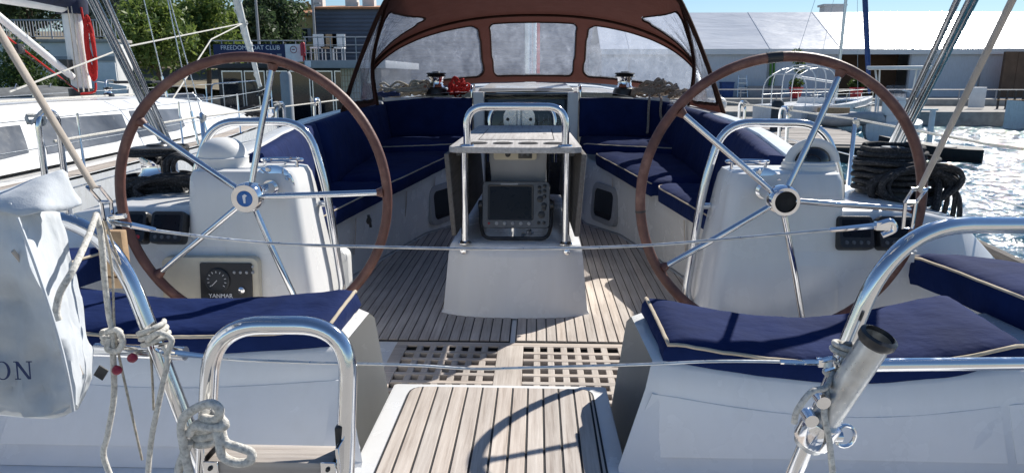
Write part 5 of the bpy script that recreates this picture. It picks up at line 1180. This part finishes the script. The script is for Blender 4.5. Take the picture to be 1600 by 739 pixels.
for i, (px, c) in enumerate(((1188, 'leaf_green'), (1193, 'leaf_green'), (1287, 'white_paint'))):
    mk('door_drape', [stube([(T(px, 45), YE - .03, -.05), (T(px, 45) + .08, YE - .06, 1.0), (T(px, 45), YE - .03, 2.5)], .14, 8, flat=.4)], c, mq)
o = mk('roof_unit', [bx(T(1254, 56) , T(1282, 56), 55, 56, 3.0, 6.15), bx(T(1254, 56) - .15, T(1282, 56) + .15, 54.9, 56.1, 6.152, 6.3)], 'grey_light'); tag(o, 'flat grey roof housing showing above the marquee ridge', 'roof housing')
bw = thing('dark_shed', 'dark brown shed wall right of the marquee glare', 'shed', (36, 43.5, -.08)); 
for i in range(12): mk('shed_board', bx(T(1530, 43.5) + i * .75, T(1530, 43.5) + i * .75 + .735, 43.4 - .01 * (i % 2), 43.6, -.08, 2.55), 'brown_wall', bw, smooth=0)
# clutter along the quay
for i, (px, w_, h, mt, nm, cat) in enumerate(((1126, .75, .85, 'blue_cover', 'blue bin against the marquee wall', 'bin'), (1172, 1.3, .62, 'grey_light', 'grey crate left of the marquee opening', 'crate'), (1196, .9, .62, 'grey_light', 'grey crate at the edge of the marquee opening', 'crate'))):
    x = T(px, 44); t = thing('quay_' + cat, nm, cat, (x, 44, -.08)); mk('body', hexa([(x - w_ * .46, 43.7, -.08), (x + w_ * .46, 43.7, -.08), (x + w_ * .46, 44.3, -.08), (x - w_ * .46, 44.3, -.08), (x - w_ / 2, 43.65, h - .1), (x + w_ / 2, 43.65, h - .1), (x + w_ / 2, 44.3, h - .1), (x - w_ / 2, 44.3, h - .1)]), mt, t, bevel=.03); mk('lid', bx(x - w_ / 2 - .03, x + w_ / 2 + .03, 43.6, 44.33, h - .098, h - .03), mt, t, bevel=.02)
x = T(1148, 44); t = thing('step_ladder', 'small grey step ladder by the marquee wall', 'ladder', (x, 44, -.08))
for k in (-.3, .3): mk('stile', stube([(x + k, 43.6, -.08), (x + k * .8, 43.9, 1.2)], .025, 6), 'alloy', t)
for k in range(4): mk('rung', sbox((x, 43.67 + .07 * k, .18 + .28 * k), (.55, .08, .03)), 'alloy', t)
o = mk('fender_ball', [slathe([(.02, -.32)] + [(.33 * math.cos(q), .33 * math.sin(q)) for q in [math.pi * (i / 10 - .5) for i in range(1, 10)]] + [(.05, .33), (.04, .42)], (T(1130, 33.5), 35, -.15), n=18)], 'white_plastic'); tag(o, 'round white fender lying on the quay edge', 'fender')
for px, nm in ((1230, 'left'), (1320, 'right')):
    x = T(px, 41.5); pt_ = thing('planter', f'{nm} red flower pot with plant before the marquee', 'planter', (x, 41.5, -.08), 'planters by the marquee')
    mk('pot', slathe([(.26, 0), (.36, .55), (.40, .55), (.40, .62), (.33, .62)], (x, 41.5, -.08), n=18), 'red_plastic', pt_); mk('foliage', leaves([(x, 41.5, .75, .4, .4, .25)] + ([(x + .1, 41.5, 1.7, .3, .3, .4), (x - .1, 41.5, 2.3, .35, .3, .35)] if nm == 'left' else []), 500, .12, 60), 'leaf_hedge', pt_, smooth=0)
    mk('stem', stube([(x, 41.5, .5), (x, 41.5, 2.2 if nm == 'left' else .9)], .03, 6), 'bark', pt_)
br_ = thing('quay_rail', 'low rail along the upper quay on the right', 'railing', (25, 40.8, -.08))
mk('hand_rail', [stube([(9, 40.7, .42), (44, 40.7, .42)], .03, 6)], 'grey_light', br_)
for i in range(18): mk('railing_post', slathe([(.03, 0), (.03, .5)], (9.5 + 2 * i, 40.7, -.44 + .36), n=6), 'grey_light', br_)
o = mk('white_board', bx(T(1488, 37), T(1512, 37), 37, 37.06, -.4, .62), 'white_paint', None, bevel=.02); tag(o, 'blank white board standing on the quay at the right', 'board')
bn = thing('quay_bench', 'dark bench frame on the quay beyond the webbing strap', 'bench', (T(1545, 37), 37, -.45))
for k in range(4): mk('leg', bx(T(1530 + 12 * k, 37) - .03, T(1530 + 12 * k, 37) + .03, 36.9, 37.0, -.45, .45), 'dark_steel', bn)
for k in range(3): mk('slat', bx(T(1527, 37), T(1572, 37), 36.6 + .12 * k, 36.7 + .12 * k, -.02 + .002 * k, .03), 'wood_block', bn)
# ------------------------------------------------------------------ pontoon on the right
po = thing('pontoon', 'weathered timber pontoon floating right of the yacht', 'pontoon', (9, 25, -1.1))
pnl, pnr, pfr, pfl = Vector((5.6, 19.8, 0)), Vector((9.2, 19.2, 0)), Vector((12.2, 31.5, 0)), Vector((7.6, 32.5, 0))
mk('pontoon_frame', hexa([p + Vector((0, 0, -1.25)) for p in (pnl, pnr, pfr, pfl)] + [p + Vector((0, 0, -.66)) for p in (pnl, pnr, pfr, pfl)]), 'dark_steel', po, bevel=.03)
npk = 64
for i in range(npk):
    t0, t1 = i / npk, (i + .93) / npk; a, b, c, d = pnl.lerp(pfl, t0), pnr.lerp(pfr, t0), pnr.lerp(pfr, t1), pnl.lerp(pfl, t1); z = -.655 + random.uniform(-.006, .006)
    mk('deck_plank', sprism([a + Vector((0, 0, z)), b + Vector((0, 0, z)), c + Vector((0, 0, z)), d + Vector((0, 0, z))], (0, 0, .05)), 'pontoon_wood', po, smooth=0)
mk('rubbing_strake', [stube([pnl + Vector((-.05, -.05, -.75)), pnr + Vector((0, -.05, -.75))], .10, 8)], 'rubber', po)
o = mk('pile_head', [slathe([(.2, 0), (.2, 1.1), (.12, 1.2)], (T(1205, 24), 24, -1.3 + .5), n=14)], 'dark_steel'); tag(o, 'dark mooring bollard on the near left of the pontoon', 'bollard')
o = mk('power_post', [slathe([(.09, 0), (.09, 1.15), (.05, 1.2)], (T(1437, 24), 24, -1.1), n=12), sbox((T(1432, 24), 24, .1), (.5, .1, .06))], 'white_plastic'); tag(o, 'white service post standing out of the water behind the right wheel', 'post')
# ================================================================== BOATS
def hull_loft(c, L_, beam, fb, heading, mat, parent, name='hull', sheer=.25):
    """small boat hull, bow along local +y; returns the local-to-world function"""
    rot = Matrix.Rotation(heading, 3, 'Z'); c = Vector(c); w = lambda x, y, z: c + rot @ Vector((x, y, z)); rows = []
    for i in range(13):
        t = i / 12; k = math.sin(math.pi / 2 * min(1, (1 - t) * 1.75)) ** .9 * (.82 + .18 * math.sin(math.pi * min(1, t * 1.6)))
        y = -L_ / 2 + L_ * t; b = max(beam / 2 * k, .015); zt = fb + sheer * t * t
        rows.append([w(b * s, y, z) for s, z in ((1, zt), (.97, zt * .5), (.82, 0), (.5, -.3))] + [w(-b * s, y, z) for s, z in ((.5, -.3), (.82, 0), (.97, zt * .5), (1, zt))])
    mk(name, [sloft(rows, close=True, caps=True)], mat, parent, smooth=50); return w
# ---- neighbouring white yacht on the left
ny = thing('sailing_yacht', 'white neighbouring yacht moored along the left side with long dark cabin windows', 'yacht', (-6.3, 8, -1.1))
NC = -6.3
st = [(-3, 1.75, .12), (2, 1.9, .16), (7, 1.92, .22), (10, 1.86, .27), (12.6, 1.55, .33), (14.6, 1.0, .39), (16, .45, .43), (16.8, .04, .46)]
rows = [[(NC + b, y, z), (NC + b * .99, y, z - .3), (NC + b * .95, y, -.5), (NC + b * .75, y, -1.3)] for y, b, z in st]
mk('hull', [sloft(rows), sloft([[(2 * NC - p[0], p[1], p[2]) for p in r] for r in rows])], 'hull_white', ny, smooth=50)
deck = mk('side_deck', sloft([[(NC - b + .06, y, z + .01), (NC, y, z + .05), (NC + b - .06, y, z + .01)] for y, b, z in st]), 'gelcoat', ny, smooth=60)
for k in range(13):     # near side deck planks
    P0 = [(NC + b - .10 - .052 * k, y, z + .016) for y, b, z in st[:6]]; P1 = [(p[0] - .047, p[1], p[2]) for p in P0]
    mk('teak_plank', sloft([[a, b_] for a, b_ in zip(P0, P1)]), 'teak', deck, smooth=0)
cr = [(-2, 1.22, .80), (3, 1.25, .86), (8, 1.25, .92), (10.5, 1.15, .90), (12, 1.0, .78), (13.4, .8, .60), (14.6, .5, .44)]
rows = []
for y, b, zt in cr:
    z0 = .2 + .012 * y; h = zt - z0
    rows.append([(NC + b + .10, y, z0), (NC + b + .06, y, z0 + h * .25), (NC + b - .10, y, z0 + h * .80), (NC + b - .22, y, z0 + h * .95), (NC + b * .4, y, zt), (NC - b * .4, y, zt), (NC - b + .22, y, z0 + h * .95), (NC - b - .1, y, z0)])
mk('cabin', sloft(rows, caps=True), 'gelcoat', ny, smooth=50)
def cab(y, v):
    for a, b in zip(cr, cr[1:]):
        if a[0] <= y <= b[0]:
            t = (y - a[0]) / (b[0] - a[0]); bb = a[1] + (b[1] - a[1]) * t; zt = a[2] + (b[2] - a[2]) * t; z0 = .2 + .012 * y; h = zt - z0
            q = (v - .25) / .55; return Vector((NC + bb + .06 - .16 * q + .006, y, z0 + h * v))
for y0, y1 in ((.5, 6.9), (7.15, 8.75), (8.95, 10.3)):
    n = 10; A = []
    for i in range(n + 1):
        t = i / n; y = y0 + (y1 - y0) * t; lo = .34 + .06 * max(0, t - .85) / .15 * (1 if y1 > 6 else 0); A.append([cab(y, lo - .14), cab(y + .05, .45), cab(y + .10, .74 - .05 * t)])
    mk('cabin_window', sloft(A), 'cabin_glass', ny, smooth=60)
mk('deck_hatch', [bx(NC - .1, NC + .55, 6.2, 6.8, .93, .97)], 'dark_glass', ny, bevel=.01); mk('companion_hatch', [bx(NC + .1, NC + .8, 4.6, 6.0, .90, .99)], 'gelcoat', ny, bevel=.02)
for k in range(3): mk('coachroof_track', [stube([(NC + .75 + .05 * k, 4, .92), (NC + .72 + .05 * k, 9.8, .945)], .012, 6)], ('teak_dark', 'rope_white', 'rope_white')[k], ny)
msN = mk('mast', [slathe([(.125, 0), (.125, 13)], (NC, 9.9, .9), n=20)], 'white_paint', ny)
mk('mast_collar', slathe([(.17, 0), (.17, .12)], (NC, 9.9, .90), n=20), 'black_plastic', msN)
mk('mast_fitting', sbox((NC - .08, 9.72, 1.28), (.16, .14, .26)), 'black_plastic', msN)
for k in range(5): mk('halyard', stube([(NC + .13 + .03 * (k % 2), 9.86 - .06 * k, .98), (NC + .05, 9.84 - .02 * k, 4.5)], .007, 5), 'rope_white' if k % 2 else 'rope_tan', msN)
bmN = mk('boom', [stube([(NC, 9.78, 2.12), (NC - .15, 5.0, 2.2)], .10, 14)], 'white_paint', ny)
sc_ = []
for i in range(12):
    t = i / 11; y = 9.82 - 4.9 * t; r_ = .22 - .07 * t + .02 * noise.noise(Vector((i, 3, 0))); c = Vector((NC - .15 * t, y, 2.32 + .06 * t)); sc_.append([c + Vector((r_ * math.cos(a) * (1 + .1 * noise.noise(Vector((i, a, 1)))), 0, r_ * 1.25 * math.sin(a))) for a in [6.283 * k / 14 for k in range(14)]])
mk('sail_cover', [sloft(sc_, close=True, caps=True), slathe([(.2, 0), (.21, .3), (.17, 1.2)], (NC + .02, 9.88, 2.02), n=14)], 'navy_cover', ny, smooth=60)
mk('boom_vang', [stube([(NC + .0, 9.72, 1.18), (NC - .06, 8.2, 2.12)], .048, 12)], 'white_paint', ny)
mk('vang_line', [stube([(NC + .05, 9.75, .98), (NC + .0, 8.0, 1.98)], .012, 6)], 'rope_red', ny); mk('vang_line', [stube([(NC + .08, 9.7, 1.0), (NC + .03, 8.6, 1.55), (NC + .03, 8.3, 1.75)], .009, 6)], 'rope_black', ny)
mk('vang_block', sbox((NC + .03, 8.75, 1.52), (.05, .12, .12)), 'black_plastic', ny, bevel=.02)
coil('rope_hank', 'bright red rope hank hanging on the white mast of the neighbouring yacht', 'rope', [((NC + .26, 9.8, 1.45 + .035 * k), .055, .04, .33, 2.5, .02) for k in range(6)], 'rope_red', .014, 31, tail=[[(NC + .2, 9.8, 2.1), (NC + .22, 9.8, 1.8)], [(NC + .27, 9.8, 1.1), (NC + .25, 9.78, .98), (NC + .1, 9.7, .95)]])
fs = [Vector((NC, 16.4, .95)), Vector((NC, 9.95, 13.8))]; d = fs[1] - fs[0]
mk('furled_genoa', [stube([fs[0] + d * (i / 24) + Vector((.012 * math.sin(i * 2.1), 0, 0)) for i in range(25)], [.045 + .05 * min(1, i / 4) + .008 * noise.noise(Vector((i * .9, 0, 4))) for i in range(25)], 10)] + [stube([fs[0] + d * (i / 200) + Vector((.105 * math.cos(i * .9), .105 * math.sin(i * .9), 0)) * min(1, .45 + i / 40) for i in range(120)], .012, 4)], 'sail_cloth', ny, smooth=60)
mk('furler_drum', slathe([(.09, 0), (.09, .03), (.05, .05), (.05, .12), (.09, .14), (.09, .17)], fs[0] - Vector((0, 0, .22)), n=16), 'black_plastic', ny)
cl = fs[0] + d * .105
mk('genoa_sheet', [stube([cl, PY(330, 62, 13), PY(260, 170, 10.3)], .012, 6)], 'rope_white', ny); mk('genoa_sheet', [stube([cl, PY(200, 73, 10.5), PY(15, 144, 8.3)], .012, 6)], 'rope_white', ny)
for (x, y, z), tp_ in (((NC + 1.78, 9.5, .28), 13), ((NC + 1.75, 9.9, .28), 9), ((NC + 1.1, 10.1, .9), 9)):
    b = Vector((x, y, z)); e = Vector((NC + .1, 9.9, tp_)); mk('shroud', stube([b, e], .007, 6), 'galvanised', ny); mk('turnbuckle', stube([b, b.lerp(e, .035)], .018, 8), 'chrome', ny)
for i, y in enumerate((2.5, 4.7, 6.9, 9.0, 11.2, 13.4, 15.2)):
    k = [q for q in zip(st, st[1:]) if q[0][0] <= y <= q[1][0]][0]; t = (y - k[0][0]) / (k[1][0] - k[0][0]); b = k[0][1] + (k[1][1] - k[0][1]) * t - .06; z = k[0][2] + (k[1][2] - k[0][2]) * t
    mk('stanchion', slathe([(.03, 0), (.014, .03), (.0125, .62)], (NC + b, y, z), n=8), 'stainless', ny); mk('stanchion', slathe([(.03, 0), (.014, .03), (.0125, .62)], (NC - b, y, z), n=8), 'stainless', ny)
for sx in (1, -1):
    for h in (.34, .60):
        mk('lifeline', stube([(NC + sx * (b - .06), y, z + h) for y, b, z in st[:-1]], .005, 5), 'galvanised', ny)
    mk('pulpit', stube(fillet([(NC + sx * .62, 15.2, .42), (NC + sx * .60, 15.25, 1.02), (NC + sx * .12, 16.6, 1.08), (NC + sx * .10, 16.6, .48)], .12), .014, 8), 'stainless', ny)
winch('winch', 'small winch on the coachroof of the neighbouring yacht', Vector((NC + .8, 9.2, .93)), .05, .12, None)
# fenders and clutter at its bow
coil('rope_heap', 'dark ropes lying on the bow of the neighbouring yacht', 'rope', [((NC + .35, 14.6, .48), .3, .2, .03, 4, .05), ((NC + .75, 13.9, .42), .2, .2, .03, 3, .04)], 'rope_black', .02, 33)
# ---- dark motor boat moored beyond it
mb = thing('motor_boat', 'dark motor boat with raked windscreen and white seat back beyond the neighbouring yacht', 'motor boat', (-11.5, 21.5, -1.1))
w_ = hull_loft((-11.2, 21.8, -1.1), 7.0, 2.5, 1.0, R(-68), 'dark_steel', mb)
def on(P): return [w_(*p) for p in P]
mk('deck', sprism(on([(-1.05, -3.3, 1.0), (1.05, -3.3, 1.0), (1.05, 1.2, 1.05), (.3, 3.2, 1.2), (-.3, 3.2, 1.2), (-1.05, 1.2, 1.05)]), (0, 0, .04)), 'grey_plastic', mb)
for a, b in (((-1.0, -.4), (-.1, 1.1)), ((1.0, -.4), (.1, 1.1)), ((-.1, 1.1), (.1, 1.1))):
    q = [w_(*a, 1.1), w_(*b, 1.15), w_(b[0] * .85, b[1] - .5, 1.75), w_(a[0] * .9, a[1] - .2, 1.7)]
    sc2 = mk('windscreen', sprism(q, (0, 0, .015)), 'thin_glass', mb); mk('screen_frame', stube(q, .025, 6, closed=True), 'alloy', sc2)
mk('seat_back', sbox(w_(.2, -1.6, 1.62), (.95, .14, .9), Matrix.Rotation(R(8), 3, 'Y')), 'white_plastic', mb, bevel=.05); mk('seat_frame', [stube(fillet(on([(-.6, -1.7, 1.0), (-.55, -1.6, 2.15), (.95, -1.6, 2.15), (1.0, -1.7, 1.0)]), .2), .03, 8)], 'alloy', mb)
mk('arch', [stube(fillet(on([(-1.05, -.6, 1.1), (-.95, -.9, 2.05), (.95, -.9, 2.05), (1.05, -.6, 1.1)]), .25), .035, 8)], 'alloy', mb); mk('radar_arch_top', sbox(w_(0, -.9, 2.1), (1.2, .5, .08)), 'dark_steel', mb, bevel=.03)
m2 = thing('motor_boat', 'grey covered boat behind the white mast of the neighbouring yacht', 'motor boat', (-17, 22, -1.1))
w_ = hull_loft((-15.6, 22.4, -1.1), 7.0, 2.5, 1.05, R(-78), 'hull_white', m2)
rows = []
for y, b, zt in ((-2.6, 1.0, 1.15), (-2.2, 1.05, 1.85), (0, 1.0, 2.0), (.9, .9, 1.9), (1.8, .7, 1.25)): rows.append([w_(-b, y, 1.05), w_(-b * .9, y, 1.05 + (zt - 1.05) * .7), w_(0, y, zt), w_(b * .9, y, 1.05 + (zt - 1.05) * .7), w_(b, y, 1.05)])
mk('boat_cover', sloft(rows, caps=True), 'grey_canvas', m2, smooth=50)
for k in range(4): mk('cover_strap', stube([w_(-1.03, -1.8 + k, 1.1), w_(0, -1.8 + k, 2.04), w_(1.03, -1.8 + k, 1.1)], .015, 5), 'alloy', m2)
# ---- small sailing boat by the quay on the right
sbt = thing('sailing_boat', 'small white sailing boat with hooped cockpit frame moored at the quay on the right', 'sailing boat', (T(1290, 29), 30, -1.1))
w_ = hull_loft((T(1288, 30), 30.6, -1.1), 7.2, 2.7, 1.15, R(-52), 'hull_white', sbt)
on = lambda P: [w_(*p) for p in P]
mk('rubbing_band', [stube(on([(1.03, -3.5, .93), (1.24, 0, 1.0), (.8, 2.4, 1.1)]), .03, 6), stube(on([(-1.03, -3.5, .93), (-1.24, 0, 1.0), (-.8, 2.4, 1.1)]), .03, 6)], 'grey_plastic', sbt)
mk('deck', sprism(on([(-1.0, -3.4, .96), (1.0, -3.4, .96), (1.15, .5, .98), (.3, 3.3, 1.12), (-.3, 3.3, 1.12), (-1.15, .5, .98)]), (0, 0, .04)), 'gelcoat', sbt)
cbn = mk('cabin', hexa(on([(-.8, -1.2, 1.0), (.8, -1.2, 1.0), (.55, 2.2, 1.05), (-.55, 2.2, 1.05), (-.68, -1.1, 1.42), (.68, -1.1, 1.42), (.42, 1.6, 1.32), (-.42, 1.6, 1.32)])), 'gelcoat', sbt, bevel=.05)
for s in (1, -1): mk('cabin_window', hexa(on([(s * .755, -.7, 1.14), (s * .775, -.7, 1.14), (s * .68, .8, 1.14), (s * .66, .8, 1.14), (s * .715, -.7, 1.30), (s * .735, -.7, 1.30), (s * .64, .8, 1.28), (s * .62, .8, 1.28)])), 'dark_glass', cbn)
mk('mast', slathe([(.065, 0), (.06, 9)], w_(0, .6, 1.35), n=12), 'alloy', sbt)
mk('furled_sail', stube([w_(0, 3.3, 1.5) + (w_(0, .7, 10) - w_(0, 3.3, 1.5)) * (i / 10) for i in range(11)], [.05 + .06 * min(1, i / 1.5) for i in range(11)], 10), 'blue_cover', sbt, smooth=60)
mk('boom', stube(on([(0, .5, 2.0), (0, -2.4, 2.25)]), .05, 10), 'white_paint', sbt)
for y, hh in ((-3.2, 2.35), (-2.6, 2.6), (-1.9, 2.7), (-1.2, 2.6)): mk('hoop', stube(catmull(on([(-.95, y, .98), (-.93, y, hh - .45), (-.6, y, hh - .05), (0, y, hh), (.6, y, hh - .05), (.93, y, hh - .45), (.95, y, .98)]), 5), .022, 6), 'white_paint', sbt)
mk('hoop_tie', [stube(on([(x_, -3.2, h_ - .2), (x_, -2.6, h_), (x_, -1.9, h_ + .08), (x_, -1.2, h_)]), .016, 6) for x_, h_ in ((-.6, 2.52), (.6, 2.52), (0, 2.58))], 'white_paint', sbt)
for s in (1, -1):
    for y in (-.5, .8, 2.0): mk('stanchion', slathe([(.018, 0), (.015, .6)], w_(s * (1.08 - .12 * max(0, y)), y, 1.0), n=6), 'stainless', sbt)
    mk('shroud', stube([w_(s * 1.05, .5, 1.0), w_(0, .6, 9.5)], .008, 5), 'galvanised', sbt); mk('lifeline', stube(on([(s * 1.0, -3.2, 1.55), (s * 1.1, -.5, 1.58), (s * .98, .8, 1.58), (s * .84, 2.0, 1.6), (0, 3.4, 1.7)]), .008, 5), 'galvanised', sbt)
mk('backstay', stube([w_(0, -3.4, 1.0), w_(0, .5, 10.3)], .008, 5), 'galvanised', sbt)
# ---- centre console boat with T-top
ct = thing('console_boat', 'white centre console boat with T-top and steering wheel beside the pontoon', 'motor boat', (T(1378, 26.5), 26.5, -1.1))
w_ = hull_loft((T(1378, 26.5), 26.5, -1.1), 4.8, 1.9, .70, R(-26), 'hull_white', ct)
on = lambda P: [w_(*p) for p in P]
mk('console', hexa(on([(-.4, -.5, .5), (.4, -.5, .5), (.38, .4, .5), (-.38, .4, .5), (-.36, -.2, 1.55), (.36, -.2, 1.55), (.34, .3, 1.45), (-.34, .3, 1.45)])), 'gelcoat', ct, bevel=.05)
mk('helm_seat', [sbox(w_(0, -1.1, 1.0), (.8, .45, .12)), sbox(w_(0, -1.1, .72), (.6, .35, .45)), sbox(w_(0, -1.32, 1.22), (.8, .08, .4))], 'white_plastic', ct, bevel=.03)
for s in (1, -1):
    mk('t_top_leg', stube(fillet(on([(s * .55, -.6, .6), (s * .62, -.2, 2.0), (s * .75, .3, 2.55)]), .3), .035, 8), 'white_paint', ct); mk('t_top_leg', stube(on([(s * .5, .7, .7), (s * .6, .6, 2.5)]), .03, 8), 'white_paint', ct)
    mk('seat_rail', stube(fillet(on([(s * .45, -1.5, .7), (s * .5, -1.55, 1.75), (s * .2, -1.5, 1.8)]), .15), .022, 6), 'white_paint', ct)
mk('t_top', hexa(on([(-1.0, -.9, 2.52), (1.0, -.9, 2.52), (1.0, 1.1, 2.50), (-1.0, 1.1, 2.50), (-1.0, -.9, 2.62), (1.0, -.9, 2.62), (1.0, 1.1, 2.58), (-1.0, 1.1, 2.58)])), 'white_paint', ct, bevel=.03)
hc = w_(0, -.42, 1.25); swh = mk('wheel', stube([hc + Vector((.2 * math.cos(t), 0, .2 * math.sin(t))) for t in [6.283 * i / 20 for i in range(20)]], .02, 6, closed=True), 'black_plastic', ct)
mk('wheel_spoke', [stube([hc, hc + Vector((.19 * math.cos(a), 0, .19 * math.sin(a)))], .012, 5) for a in (.5, 2.6, 4.7)], 'alloy', swh)
mk('windscreen', sprism(on([(-.36, .1, 1.52), (.36, .1, 1.52), (.3, .0, 1.95), (-.3, .0, 1.95)]), (0, .012, 0)), 'thin_glass', ct)
db = thing('inflatable_dinghy', 'grey inflatable dinghy hauled up beside the console boat', 'dinghy', (T(1318, 26), 26.3, -.6))
c = Vector((T(1318, 26), 26.3, -.38)); U = [c + Vector(q) for q in ((.75, 1.6, 0), (.72, 0, 0), (.6, -1.0, .05), (0, -1.5, .15), (-.6, -1.0, .05), (-.72, 0, 0), (-.75, 1.6, 0))]
mk('tube', stube(catmull(U, 6), .23, 14), 'dinghy_grey', db, smooth=60); mk('floor', bx(c.x - .6, c.x + .6, c.y - 1.0, c.y + 1.5, -.52, -.46), 'grey_plastic', db); mk('transom', bx(c.x - .6, c.x + .6, c.y + 1.35, c.y + 1.41, -.46, .0), 'wood_block', db)
dk = thing('tender', 'dark low tender lying off the end of the pontoon', 'dinghy', (T(1450, 19.5), 19.5, -1.1))
w_ = hull_loft((T(1438, 20.5), 20.5, -1.1), 2.6, 1.2, .34, R(60), 'rubber', dk); mk('thwart', sbox(w_(0, -.3, .36), (.3, 1.0, .05)), 'grey_plastic', dk)
wb = thing('launch', 'white launch at the far right end of the quay', 'motor boat', (T(1610, 34), 33, -1.1))
w_ = hull_loft((T(1625, 33), 32.4, -1.1), 6, 2.2, 1.0, R(95), 'hull_white', wb); mk('cuddy', hexa([w_(*p) for p in ((-.9, -1.5, 1.0), (.9, -1.5, 1.0), (.7, 1.6, 1.05), (-.7, 1.6, 1.05), (-.75, -1.3, 2.0), (.75, -1.3, 2.0), (.5, .7, 1.9), (-.5, .7, 1.9))]), 'dark_glass', wb, bevel=.06)
# extra masts far behind
